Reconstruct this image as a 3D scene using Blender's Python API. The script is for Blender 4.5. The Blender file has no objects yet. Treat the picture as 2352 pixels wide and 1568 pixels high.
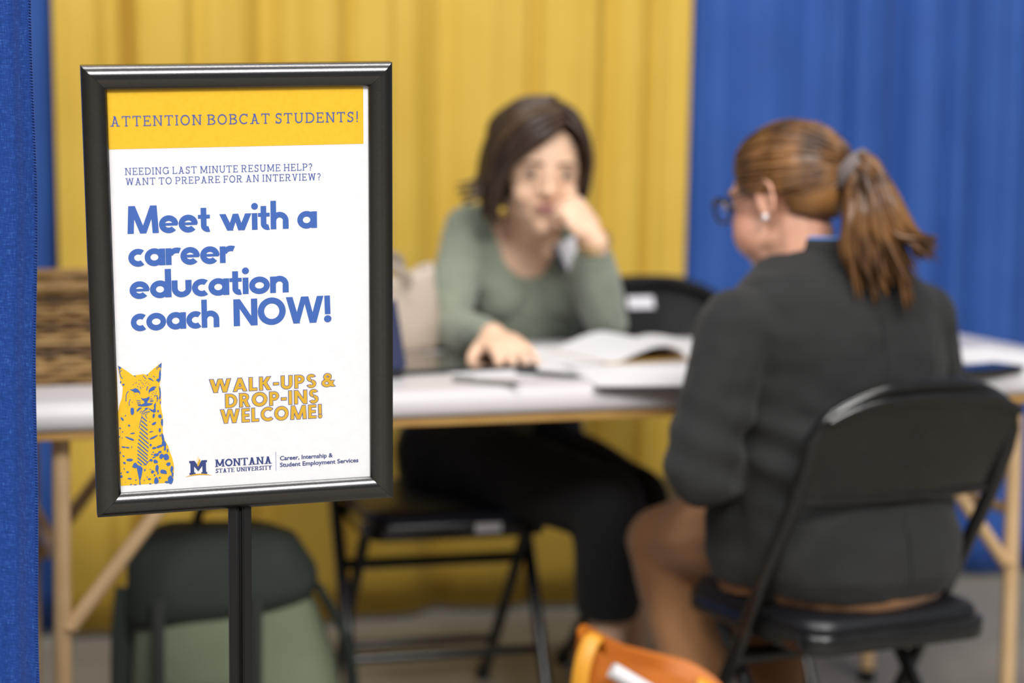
import bpy, bmesh, math, random
from mathutils import Vector, Matrix, noise

scene = bpy.context.scene
col = scene.collection
PI = math.pi

# ------------------------------------------------------------------ camera
CAM_H, PITCH, ROLL, FPX = 1.17, math.radians(6.25), 0.010, 70.0 / 36.0 * 2352
_fw = Vector((0, math.cos(PITCH), -math.sin(PITCH)))
_rt0 = Vector((1, 0, 0)); _up0 = _rt0.cross(_fw)
_rt = math.cos(ROLL) * _rt0 + math.sin(ROLL) * _up0
_up = -math.sin(ROLL) * _rt0 + math.cos(ROLL) * _up0
cam_data = bpy.data.cameras.new('camera')
cam_data.lens = 70; cam_data.sensor_width = 36; cam_data.sensor_fit = 'HORIZONTAL'
cam_data.clip_start = 0.05; cam_data.clip_end = 100
cam_data.dof.use_dof = True
cam_data.dof.focus_distance = 2.09
cam_data.dof.aperture_fstop = 2.6
cam = bpy.data.objects.new('camera', cam_data); col.objects.link(cam)
M = Matrix.Identity(4)
for i in range(3):
    M[i][0] = _rt[i]; M[i][1] = _up[i]; M[i][2] = -_fw[i]
M[2][3] = CAM_H
cam.matrix_world = M
scene.camera = cam

# ------------------------------------------------------------------ world, lamps, exposure
world = bpy.data.worlds.new('hall_ambient'); scene.world = world; world.use_nodes = True
wb = world.node_tree.nodes['Background']
wb.inputs['Color'].default_value = (0.86, 0.92, 1.0, 1); wb.inputs['Strength'].default_value = 0.24

def area(name, loc, size, power, target, color=(1, 0.985, 0.965), sy=None):
    d = bpy.data.lights.new(name, 'AREA'); d.energy = power; d.color = color
    d.shape = 'RECTANGLE'; d.size = size; d.size_y = sy or size
    o = bpy.data.objects.new(name, d); col.objects.link(o); o.location = loc
    o.rotation_euler = (Vector(target) - Vector(loc)).to_track_quat('-Z', 'Y').to_euler()
    return o
area('hall_lamp_bank', (0.2, 1.1, 7.5), 7.0, 430, (0.2, 1.6, 0), sy=1.2)
area('hall_lamp_bank', (-3.0, -5.0, 7.2), 4.0, 470, (0, 3.0, 1.0), sy=2.0)
area('hall_lamp_bank', (2.6, -4.8, 6.6), 4.0, 880, (0.5, 3.0, 1.0), sy=2.0)

vs = scene.view_settings
vs.view_transform = 'Standard'; vs.look = 'None'; vs.gamma = 1.0; vs.use_curve_mapping = False
vs.exposure = -0.15
try:
    scene.cycles.use_denoising = True
except Exception:
    pass

# ------------------------------------------------------------------ helpers
def at(u, v, y):
    """photo pixel and depth along the hall -> point in the hall"""
    d = _fw + (u - 1176) / FPX * _rt - (v - 784) / FPX * _up
    return Vector((0, 0, CAM_H)) + d * (y / d.y)
def atz(u, v, z):
    d = _fw + (u - 1176) / FPX * _rt - (v - 784) / FPX * _up
    return Vector((0, 0, CAM_H)) + d * ((z - CAM_H) / d.z)

def lin(h):
    h = h.lstrip('#'); out = []
    for k in (0, 2, 4):
        c = int(h[k:k + 2], 16) / 255
        out.append(c / 12.92 if c <= 0.04045 else ((c + 0.055) / 1.055) ** 2.4)
    return (out[0], out[1], out[2], 1)

def mat(name, color, rough=0.6, metal=0.0, color2=None, scale=40, bump=0.0, bscale=None, stretch=(1, 1, 1),
        sheen=0.0, coat=0.0, spec=0.5, sss=0.0, detail=4, contrast=(0.35, 0.65), coords='Object'):
    m = bpy.data.materials.new(name); m.use_nodes = True
    nt = m.node_tree; b = nt.nodes['Principled BSDF']
    b.inputs['Base Color'].default_value = lin(color)
    b.inputs['Roughness'].default_value = rough; b.inputs['Metallic'].default_value = metal
    b.inputs['Specular IOR Level'].default_value = spec
    if sheen:
        b.inputs['Sheen Weight'].default_value = sheen; b.inputs['Sheen Roughness'].default_value = 0.5
    if coat:
        b.inputs['Coat Weight'].default_value = coat; b.inputs['Coat Roughness'].default_value = 0.15
    if sss:
        b.inputs['Subsurface Weight'].default_value = sss
        b.inputs['Subsurface Radius'].default_value = (0.02, 0.008, 0.004); b.inputs['Subsurface Scale'].default_value = 0.5
    if color2 or bump:
        tc = nt.nodes.new('ShaderNodeTexCoord'); mp = nt.nodes.new('ShaderNodeMapping')
        mp.inputs['Scale'].default_value = stretch
        nt.links.new(tc.outputs[coords], mp.inputs['Vector'])
    if color2:
        n = nt.nodes.new('ShaderNodeTexNoise'); n.inputs['Scale'].default_value = scale; n.inputs['Detail'].default_value = detail
        r = nt.nodes.new('ShaderNodeValToRGB')
        r.color_ramp.elements[0].position = contrast[0]; r.color_ramp.elements[1].position = contrast[1]
        r.color_ramp.elements[0].color = lin(color); r.color_ramp.elements[1].color = lin(color2)
        nt.links.new(mp.outputs[0], n.inputs['Vector']); nt.links.new(n.outputs['Fac'], r.inputs[0])
        nt.links.new(r.outputs[0], b.inputs['Base Color'])
    if bump:
        n2 = nt.nodes.new('ShaderNodeTexNoise'); n2.inputs['Scale'].default_value = bscale or scale * 3; n2.inputs['Detail'].default_value = 3
        bp = nt.nodes.new('ShaderNodeBump'); bp.inputs['Strength'].default_value = bump; bp.inputs['Distance'].default_value = 0.004
        nt.links.new(mp.outputs[0], n2.inputs['Vector']); nt.links.new(n2.outputs['Fac'], bp.inputs['Height'])
        nt.links.new(bp.outputs[0], b.inputs['Normal'])
    return m

def weave_mat(name, c1, c2, hi, fx=900, fz=700, sheen=0.2):
    """drape cloth: fine horizontal and vertical slubs crossing each other"""
    m = bpy.data.materials.new(name); m.use_nodes = True
    nt = m.node_tree; b = nt.nodes['Principled BSDF']
    b.inputs['Roughness'].default_value = 0.62; b.inputs['Specular IOR Level'].default_value = 0.35
    b.inputs['Sheen Weight'].default_value = sheen; b.inputs['Sheen Roughness'].default_value = 0.4
    tc = nt.nodes.new('ShaderNodeTexCoord')
    outs = []
    for sx, sz in ((110, fz), (fx, 120)):
        mp = nt.nodes.new('ShaderNodeMapping'); mp.inputs['Scale'].default_value = (sx, sx, sz)
        n = nt.nodes.new('ShaderNodeTexNoise'); n.inputs['Scale'].default_value = 1.0; n.inputs['Detail'].default_value = 2
        nt.links.new(tc.outputs['Object'], mp.inputs['Vector']); nt.links.new(mp.outputs[0], n.inputs['Vector'])
        outs.append(n)
    mul = nt.nodes.new('ShaderNodeMath'); mul.operation = 'MULTIPLY'
    nt.links.new(outs[0].outputs['Fac'], mul.inputs[0]); nt.links.new(outs[1].outputs['Fac'], mul.inputs[1])
    r = nt.nodes.new('ShaderNodeValToRGB'); e = r.color_ramp.elements
    e[0].position = 0.12; e[0].color = lin(c1); e[1].position = 0.32; e[1].color = lin(c2)
    h = r.color_ramp.elements.new(0.42); h.color = lin(hi)
    nt.links.new(mul.outputs[0], r.inputs[0]); nt.links.new(r.outputs[0], b.inputs['Base Color'])
    bp = nt.nodes.new('ShaderNodeBump'); bp.inputs['Strength'].default_value = 0.5; bp.inputs['Distance'].default_value = 0.0006
    nt.links.new(mul.outputs[0], bp.inputs['Height']); nt.links.new(bp.outputs[0], b.inputs['Normal'])
    return m

ROOT = {}
def tag(o, label=None, cat=None, group=None, kind=None):
    if label: o['label'] = label
    if cat: o['category'] = cat
    if group: o['group'] = group
    if kind: o['kind'] = kind
    return o
def thing(name, label, cat, loc=(0, 0, 0), rz=0.0, group=None):
    o = bpy.data.objects.new(name, None); col.objects.link(o)
    o.empty_display_size = 0.1
    o.location = loc; o.rotation_euler = (0, 0, rz)
    ROOT[o] = Matrix.Translation(Vector(loc)) @ Matrix.Rotation(rz, 4, 'Z')
    return tag(o, label, cat, group)

class MB:
    """collects geometry for one mesh"""
    def __init__(s): s.v = []; s.f = []
    def add(s, vs, fs):
        n = len(s.v); s.v += [Vector(p) for p in vs]; s.f += [[i + n for i in f] for f in fs]; return s
    def xf(s, mtx):
        s.v = [mtx @ p for p in s.v]; return s
    def box(s, c, d, mtx=None):
        x, y, z = d[0] / 2, d[1] / 2, d[2] / 2
        vs = [Vector((sx * x, sy * y, sz * z)) for sx in (-1, 1) for sy in (-1, 1) for sz in (-1, 1)]
        vs = [(mtx @ p if mtx else p) + Vector(c) for p in vs]
        return s.add(vs, [(0, 1, 3, 2), (4, 6, 7, 5), (0, 4, 5, 1), (2, 3, 7, 6), (0, 2, 6, 4), (1, 5, 7, 3)])
    def loft(s, rings, close=True, cap=True):
        n = len(rings[0]); vs = [p for r in rings for p in r]; fs = []
        for i in range(len(rings) - 1):
            for j in range(n if close else n - 1):
                a = i * n + j; b2 = i * n + (j + 1) % n
                fs.append((a, b2, b2 + n, a + n))
        if cap:
            fs.append(tuple(reversed(range(n)))); fs.append(tuple(range((len(rings) - 1) * n, len(rings) * n)))
        return s.add(vs, fs)
    def tube(s, pts, r, n=10, flat=1.0, up=None, cap=True):
        pts = [Vector(p) for p in pts]
        rad = r if isinstance(r, (list, tuple)) else [r] * len(pts)
        rings = []; prev = None
        for i, p in enumerate(pts):
            t = (pts[min(i + 1, len(pts) - 1)] - pts[max(i - 1, 0)])
            if t.length < 1e-9: t = Vector((0, 0, 1))
            t.normalize()
            if prev is None:
                ref = Vector(up) if up else (Vector((0, 0, 1)) if abs(t.z) < 0.9 else Vector((0, 1, 0)))
                a = t.cross(ref).normalized()
            else:
                a = (prev - t * prev.dot(t)).normalized()
            prev = a; b2 = t.cross(a)
            rings.append([p + (a * math.cos(2 * PI * k / n) + b2 * math.sin(2 * PI * k / n) * flat) * rad[i] for k in range(n)])
        return s.loft(rings, cap=cap)
    def ell(s, c, r, mtx=None, nu=16, nv=10):
        vs = []; c = Vector(c)
        for i in range(1, nv):
            th = PI * i / nv
            for j in range(nu):
                ph = 2 * PI * j / nu
                p = Vector((r[0] * math.sin(th) * math.cos(ph), r[1] * math.sin(th) * math.sin(ph), r[2] * math.cos(th)))
                vs.append((mtx @ p if mtx else p) + c)
        top = Vector((0, 0, r[2])); bot = Vector((0, 0, -r[2]))
        vs.append((mtx @ top if mtx else top) + c); vs.append((mtx @ bot if mtx else bot) + c)
        fs = []
        for i in range(nv - 2):
            for j in range(nu):
                a = i * nu + j; b2 = i * nu + (j + 1) % nu
                fs.append((a, a + nu, b2 + nu, b2))
        T = len(vs) - 2
        for j in range(nu):
            fs.append((T, j, (j + 1) % nu)); k = (nv - 2) * nu
            fs.append((T + 1, k + (j + 1) % nu, k + j))
        return s.add(vs, fs)
    def limb(s, pts, rad):
        pts = [Vector(p) for p in pts]
        for p, r in zip(pts, rad): s.ell(p, (r, r, r), nu=12, nv=8)
        for i in range(len(pts) - 1):
            s.tube([pts[i], pts[i + 1]], [rad[i], rad[i + 1]], n=12)
        return s
    def rings(s, rs, n=24, power=2.3):
        out = []
        for c, a, b2 in rs:
            c, a, b2 = Vector(c), Vector(a), Vector(b2); ring = []
            for k in range(n):
                t = 2 * PI * k / n; ct, st = math.cos(t), math.sin(t)
                ring.append(c + a * math.copysign(abs(ct) ** (2 / power), ct) + b2 * math.copysign(abs(st) ** (2 / power), st))
            out.append(ring)
        return s.loft(out)
    def mesh(s, name, inv=None):
        me = bpy.data.meshes.new(name)
        me.from_pydata([(inv @ p if inv else p) for p in s.v], [], s.f); me.validate(); me.update()
        return me
    def build(s, name, m, parent=None, world=True, smooth=True, bevel=0.0, seg=2, angle=40, recalc=True, solid=0.0, sub=0):
        inv = ROOT[parent].inverted() if (parent is not None and world) else None
        me = s.mesh(name, inv)
        if recalc or smooth:
            bm = bmesh.new(); bm.from_mesh(me)
            if recalc: bmesh.ops.recalc_face_normals(bm, faces=bm.faces)
            bm.to_mesh(me); bm.free()
        return link(name, me, m, parent, smooth, bevel, seg, angle, solid, sub)

def link(name, me, m, parent=None, smooth=True, bevel=0.0, seg=2, angle=40, solid=0.0, sub=0):
    me.materials.clear(); me.materials.append(m)
    o = bpy.data.objects.new(name, me); col.objects.link(o)
    if parent is not None:
        o.parent = parent; ROOT[o] = ROOT[parent]
    else:
        ROOT[o] = Matrix.Identity(4)
    if bevel:
        md = o.modifiers.new('bevel', 'BEVEL'); md.width = bevel; md.segments = seg; md.limit_method = 'ANGLE'; md.angle_limit = math.radians(angle)
    if solid:
        md = o.modifiers.new('solid', 'SOLIDIFY'); md.thickness = solid; md.offset = 0
    if sub:
        md = o.modifiers.new('sub', 'SUBSURF'); md.levels = sub; md.render_levels = sub
    if smooth:
        for p in me.polygons: p.use_smooth = True
        try: me.set_sharp_from_angle(angle=math.radians(angle))
        except Exception: pass
    return o

def remesh(mb, name, m, parent, voxel=0.005, it=6, cut=None, disp=None):
    """one continuous surface from overlapping volumes"""
    me = mb.mesh('tmp'); o = bpy.data.objects.new('tmp', me); col.objects.link(o)
    md = o.modifiers.new('r', 'REMESH'); md.mode = 'VOXEL'; md.voxel_size = voxel; md.use_smooth_shade = True
    if it:
        sm = o.modifiers.new('s', 'SMOOTH'); sm.factor = 0.5; sm.iterations = it
    dg = bpy.context.evaluated_depsgraph_get(); dg.update()
    res = bpy.data.meshes.new_from_object(o.evaluated_get(dg)); res.name = name
    bpy.data.objects.remove(o); bpy.data.meshes.remove(me)
    if cut or disp:
        bm = bmesh.new(); bm.from_mesh(res)
        if disp:
            bm.normal_update()
            for v in bm.verts: v.co += v.normal * disp(v.co)
        if cut:
            dead = [v for v in bm.verts if cut(v.co, v.normal)]
            bmesh.ops.delete(bm, geom=dead, context='VERTS')
            bnd = [v for v in bm.verts if v.is_boundary]              # even out the cut edge
            nb_ = {v: [e.other_vert(v) for e in v.link_edges if e.is_boundary] for v in bnd}
            for _ in range(14):
                new = {v: (v.co * 0.5 + sum((q.co for q in nb_[v]), Vector()) / len(nb_[v]) * 0.5) for v in bnd if nb_[v]}
                for v, c in new.items(): v.co = c
        bm.to_mesh(res); bm.free()
    inv = ROOT[parent].inverted()
    res.transform(inv)
    ob = link(name, res, m, parent, smooth=False)
    for p in res.polygons: p.use_smooth = True
    return ob

def basis(x, y, z):
    m = Matrix.Identity(3)
    for i in range(3): m[i][0] = x[i]; m[i][1] = y[i]; m[i][2] = z[i]
    return m
def spline(pts, n=6):
    """Catmull-Rom through points"""
    P = [Vector(p) for p in pts]; P = [P[0] * 2 - P[1]] + P + [P[-1] * 2 - P[-2]]; out = []
    for i in range(1, len(P) - 2):
        for k in range(n):
            t = k / n; a, b2, c, d = P[i - 1], P[i], P[i + 1], P[i + 2]
            out.append(0.5 * ((2 * b2) + (c - a) * t + (2 * a - 5 * b2 + 4 * c - d) * t * t + (3 * b2 - a - 3 * c + d) * t ** 3))
    out.append(P[-2]); return out

# ------------------------------------------------------------------ materials
BLUE = weave_mat('blue_drape_cloth', '#0e3378', '#1b4493', '#3460a8', fx=950, fz=850, sheen=0.12)
BLUE_FAR = mat('blue_backdrop_cloth', '#1d478f', rough=0.75, color2='#234e97', scale=5, sheen=0.04, bump=0.15, bscale=300)
YELLOW = mat('yellow_backdrop_cloth', '#c6a238', rough=0.75, color2='#cca942', scale=4, sheen=0.03, bump=0.15, bscale=300)
FLOOR = mat('hall_floor_concrete', '#7c7468', rough=0.65, color2='#8e8678', scale=3, bump=0.1, bscale=60)
TABLE_W = mat('white_table_plastic', '#cbc6c7', rough=0.35, bump=0.03, bscale=400)
TAN = mat('tan_enamel', '#cfae84', rough=0.45, color2='#c6a478', scale=12)
PLY = mat('plywood_edge', '#c79c58', rough=0.6, color2='#b88a48', scale=20, stretch=(1, 1, 8))
BLACK_MET = mat('black_chair_enamel', '#131313', rough=0.22, coat=0.3, color2='#1b1a19', scale=30)
NAVY = mat('navy_vinyl', '#18233f', rough=0.42, bump=0.1, bscale=250)
BLACK_VINYL = mat('black_vinyl', '#15161a', rough=0.38, bump=0.1, bscale=250)
STICKER = mat('white_sticker', '#dcd8de', rough=0.5)
FRAME = mat('black_anodised_frame', '#585757', rough=0.23, metal=1.0, bump=0.03, bscale=900, color2='#5c5b5b', scale=300)
POLE = mat('black_stand_pole', '#1f1e1e', rough=0.34, metal=0.4, bump=0.04, bscale=700)
# ------------------------------------------------------------------ the setting
mb = MB(); mb.add([(-9, -6, 0), (9, -6, 0), (9, 12, 0), (-9, 12, 0)], [(0, 1, 2, 3)])
o = mb.build('floor', FLOOR, smooth=False); tag(o, kind='structure')

# ------------------------------------------------------------------ pipe-and-drape backdrop
BL0, BL1 = Vector((-0.957, 4.416, 0)), Vector((1.28, 5.085, 0))
BD = (BL1 - BL0).normalized(); BN = Vector((BD.y, -BD.x, 0))      # BN points to the camera side
def on_backdrop(u, v=300):
    y = 4.7
    for _ in range(20):
        p = at(u, v, y); s = (p - BL0).dot(BD) ; q = BL0 + BD * ((p.x - BL0.x) / BD.x); y = q.y
    return (Vector((p.x, y, 0)) - BL0).dot(BD)
def drape(name, label, m, s0, s1, off, folds, z0=0.015, z1=2.45, lean=(0, 0), seed=1, creases=()):
    """a hanging panel; folds = list of (count, depth, phase)"""
    rnd = random.Random(seed); nx, nz = 150, 26; vs = []
    bumps = [(rnd.random(), rnd.uniform(0.015, 0.045), rnd.uniform(-0.012, 0.014)) for _ in range(9)]
    for i in range(nz + 1):
        z = z0 + (z1 - z0) * i / nz
        for j in range(nx + 1):
            t = j / nx
            d = 0.0
            for c, a, ph in folds:
                w = math.sin(2 * PI * c * t + ph + 0.25 * math.sin(z * 1.3 + c))
                d += a * (w + 0.35 * math.sin(2 * (2 * PI * c * t + ph)))
            for bc, bw, ba in bumps: d += ba * math.exp(-((t - bc - 0.01 * math.sin(z * 1.7 + bc * 9)) / bw) ** 2)
            for bc, bw, ba in creases: d -= ba * math.exp(-((t - bc - 0.008 * math.sin(z * 1.1 + bc * 7)) / bw) ** 2)
            d *= (0.8 + 0.35 * (1 - z / z1))
            s = s0 + (s1 - s0) * t + lean[0] * (1 - t) * (1.17 - z) + lean[1] * t * (1.17 - z)
            p = BL0 + BD * s + BN * (off + d); vs.append((p.x, p.y, z))
    fs = [(i * (nx + 1) + j, i * (nx + 1) + j + 1, (i + 1) * (nx + 1) + j + 1, (i + 1) * (nx + 1) + j) for i in range(nz) for j in range(nx)]
    mbx = MB(); mbx.add(vs, fs)
    base = BL0 + BD * (s0 + s1) / 2
    t = thing(name, label, 'curtain', (base.x, base.y, 0), 0, 'pipe-and-drape backdrop panels')
    mbx.build('panel', m, t, solid=0.002, recalc=False, angle=180)
    pb = MB(); a = BL0 + BD * s0; b2 = BL0 + BD * s1                 # rod pocket with its rod
    pb.tube([(a.x, a.y, z1 + 0.012), (b2.x, b2.y, z1 + 0.012)], 0.02, n=12)
    pb.build('rod_pocket', m, t)
    return t
sA, sB, sC, sD = on_backdrop(131), on_backdrop(868), on_backdrop(1580), on_backdrop(2208)
drape('drape_panel', 'blue backdrop drape at far left behind the wicker basket', BLUE_FAR, sA - 0.85, sA + 0.04, -0.03, [(5, 0.010, 0.4)], seed=3, creases=[(0.958, 0.012, 0.04)])
drape('drape_panel', 'left yellow backdrop drape directly behind the framed sign', YELLOW, sA - 0.005, sB + 0.03, 0.012, [(2.3, 0.012, 2.2), (5.1, 0.004, 1.0)], lean=(0.012, 0), seed=8, creases=[(0.215, 0.016, 0.06), (0.42, 0.03, 0.03), (0.62, 0.05, 0.05), (0.86, 0.02, 0.03)])
drape('drape_panel', 'right yellow backdrop drape behind the woman in sage green', YELLOW, sB, sC + 0.004, 0.0, [(1.9, 0.010, 0.4), (4.7, 0.004, 2.0)], lean=(0, -0.012), seed=14, creases=[(0.20, 0.06, 0.045), (0.50, 0.02, 0.03), (0.72, 0.03, 0.03), (0.86, 0.014, 0.03)])
drape('drape_panel', 'blue backdrop drape behind the ponytailed woman beside the yellow', BLUE_FAR, sC - 0.03, sD + 0.02, -0.03, [(3.2, 0.012, 1.9), (6.3, 0.004, 0.2)], seed=21, creases=[(0.05, 0.02, 0.03), (0.60, 0.02, 0.05), (0.78, 0.035, 0.05), (0.93, 0.02, 0.03)])
drape('drape_panel', 'darker blue backdrop drape at far right edge of the booth', BLUE_FAR, sD, sD + 0.78, -0.055, [(4.5, 0.020, 2.6), (9, 0.007, 0.9)], seed=33, creases=[(0.02, 0.02, 0.06)])

# ------------------------------------------------------------------ blue drape in the foreground, in focus
def front_drape():
    e_top, e_bot = at(70, 0, 2.14), at(96, 1568, 2.14)
    k = (e_bot.x - e_top.x) / (e_bot.z - e_top.z)
    nx, nz = 240, 60; vs = []
    for i in range(nz + 1):
        z = 0.012 + 2.43 * i / nz
        ex = e_top.x + k * (z - e_top.z) + 0.0025 * math.sin(z * 7) + 0.0012 * math.sin(z * 19)
        for j in range(nx + 1):
            q = (j / nx) ** 1.6                                       # finer towards the free edge
            d = q * 0.95
            y = 2.14 + 0.30 * d + 0.035 * math.sin(d * 34 + 0.4 * math.sin(z)) * min(1, d * 9) \
                + 0.004 * math.exp(-((d - 0.024 - 0.003 * math.sin(z * 2)) / 0.010) ** 2)
            vs.append((ex - d, y, z))
    t = thing('drape_panel', 'deep blue woven drape hanging in sharp focus at the left edge', 'curtain', (e_bot.x - 0.45, 2.25, 0))
    mbx = MB(); mbx.add(vs, [(i * (nx + 1) + j, (i + 1) * (nx + 1) + j, (i + 1) * (nx + 1) + j + 1, i * (nx + 1) + j + 1) for i in range(nz) for j in range(nx)])
    mbx.build('panel', BLUE, t, solid=0.0012, recalc=False, angle=180)
    sb = MB()                                                        # overlocked selvedge: a row of short stitches
    z = 0.02
    while z < 2.43:
        ex = e_top.x + k * (z - e_top.z) + 0.0025 * math.sin(z * 7) + 0.0012 * math.sin(z * 19)
        sb.tube([(ex + 0.0006, 2.1385, z), (ex - 0.0026, 2.1385, z + 0.0012)], 0.0007, n=5)
        z += 0.0031
    o = sb.build('selvedge_stitching', BLUE, t); o['kind'] = 'stuff'
    pb = MB(); pb.tube([(e_top.x, 2.14, 2.455), (e_top.x - 0.95, 2.43, 2.455)], 0.02, n=12); pb.build('rod_pocket', BLUE, t)
front_drape()

# ------------------------------------------------------------------ folding table
T_YAW = math.radians(18.6)
TX = Vector((math.cos(T_YAW), math.sin(T_YAW), 0)); TY = Vector((-math.sin(T_YAW), math.cos(T_YAW), 0))
TA = Vector((-0.713, 2.993, 0))
TLEN, TDEP, TZ = 2.17, 0.67, 0.74
TC = TA + TX * (-0.21 + TLEN / 2) + TY * TDEP / 2
def tp(l, d, z):
    """table coordinates: l along the front edge from TA, d away from the camera side"""
    return TA + TX * l + TY * d + Vector((0, 0, z))
def rounded_rect(hx, hy, r, n=6):
    pts = []
    for cx, cy, a0 in ((hx - r, hy - r, 0), (-hx + r, hy - r, 90), (-hx + r, -hy + r, 180), (hx - r, -hy + r, 270)):
        for k in range(n + 1):
            a = math.radians(a0 + 90 * k / n); pts.append((cx + r * math.cos(a), cy + r * math.sin(a)))
    return pts
def slab(mb2, c, ex, ey, hx, hy, r, prof, n=6):
    """stack of rounded rectangles: prof = [(inset, z)]"""
    rings = []
    for ins, z in prof:
        rings.append([Vector(c) + ex * x + ey * y + Vector((0, 0, z)) for x, y in rounded_rect(hx - ins, hy - ins, max(r - ins, 0.002), n)])
    return mb2.loft(rings)
table = thing('folding_table', 'long white-topped folding table with tan legs between the two women', 'table', (TC.x, TC.y, 0), T_YAW)
top = MB(); slab(top, (TC.x, TC.y, 0), TX, TY, TLEN / 2, TDEP / 2, 0.05,
    [(0.012, 0.694), (0.004, 0.697), (0.0, 0.704), (0.0, 0.714), (0.002, 0.724), (0.006, 0.732), (0.012, 0.7375), (0.02, 0.74)], 8)
top.build('tabletop', TABLE_W, table, angle=60)
bd = MB(); slab(bd, (TC.x, TC.y, 0), TX, TY, TLEN / 2 - 0.012, TDEP / 2 - 0.012, 0.04, [(0, 0.680), (0, 0.695)])
bd.build('underside_board', PLY, table, bevel=0.002)
LEGR = 0.0145
def leg_set(l, inner):
    for d in (0.07, TDEP - 0.07):
        lb = MB(); lb.tube([tp(l, d, 0.68), tp(l - inner * 0.004, d, 0.015)], LEGR, n=14); leg = lb.build('leg', TAN, table)
        cb = MB(); cb.tube([tp(l - inner * 0.004, d, 0.0), tp(l - inner * 0.004, d, 0.03)], LEGR + 0.003, n=14); cb.build('foot_cap', BLACK_VINYL, leg)
        rb = MB(); q = tp(l + inner * 0.006, d - 0.014, 0.375); rb.ell(q, (0.006, 0.006, 0.006)); rb.build('rivet', TAN, leg)
        bb = MB(); bb.tube([tp(l + inner * 0.01, d, 0.372), tp(l + inner * 0.245, d, 0.676)], 0.0125, n=12); bb.build('brace', TAN, table)
    xb = MB(); xb.tube([tp(l, 0.07, 0.47), tp(l, TDEP - 0.07, 0.47)], 0.011, n=12); xb.build('crossbar', TAN, table)
    xb = MB(); xb.tube([tp(l, 0.07, 0.675), tp(l, TDEP - 0.07, 0.675)], 0.011, n=12); xb.build('crossbar', TAN, table)
leg_set(0.035, 1); leg_set(1.752, -1)

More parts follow.
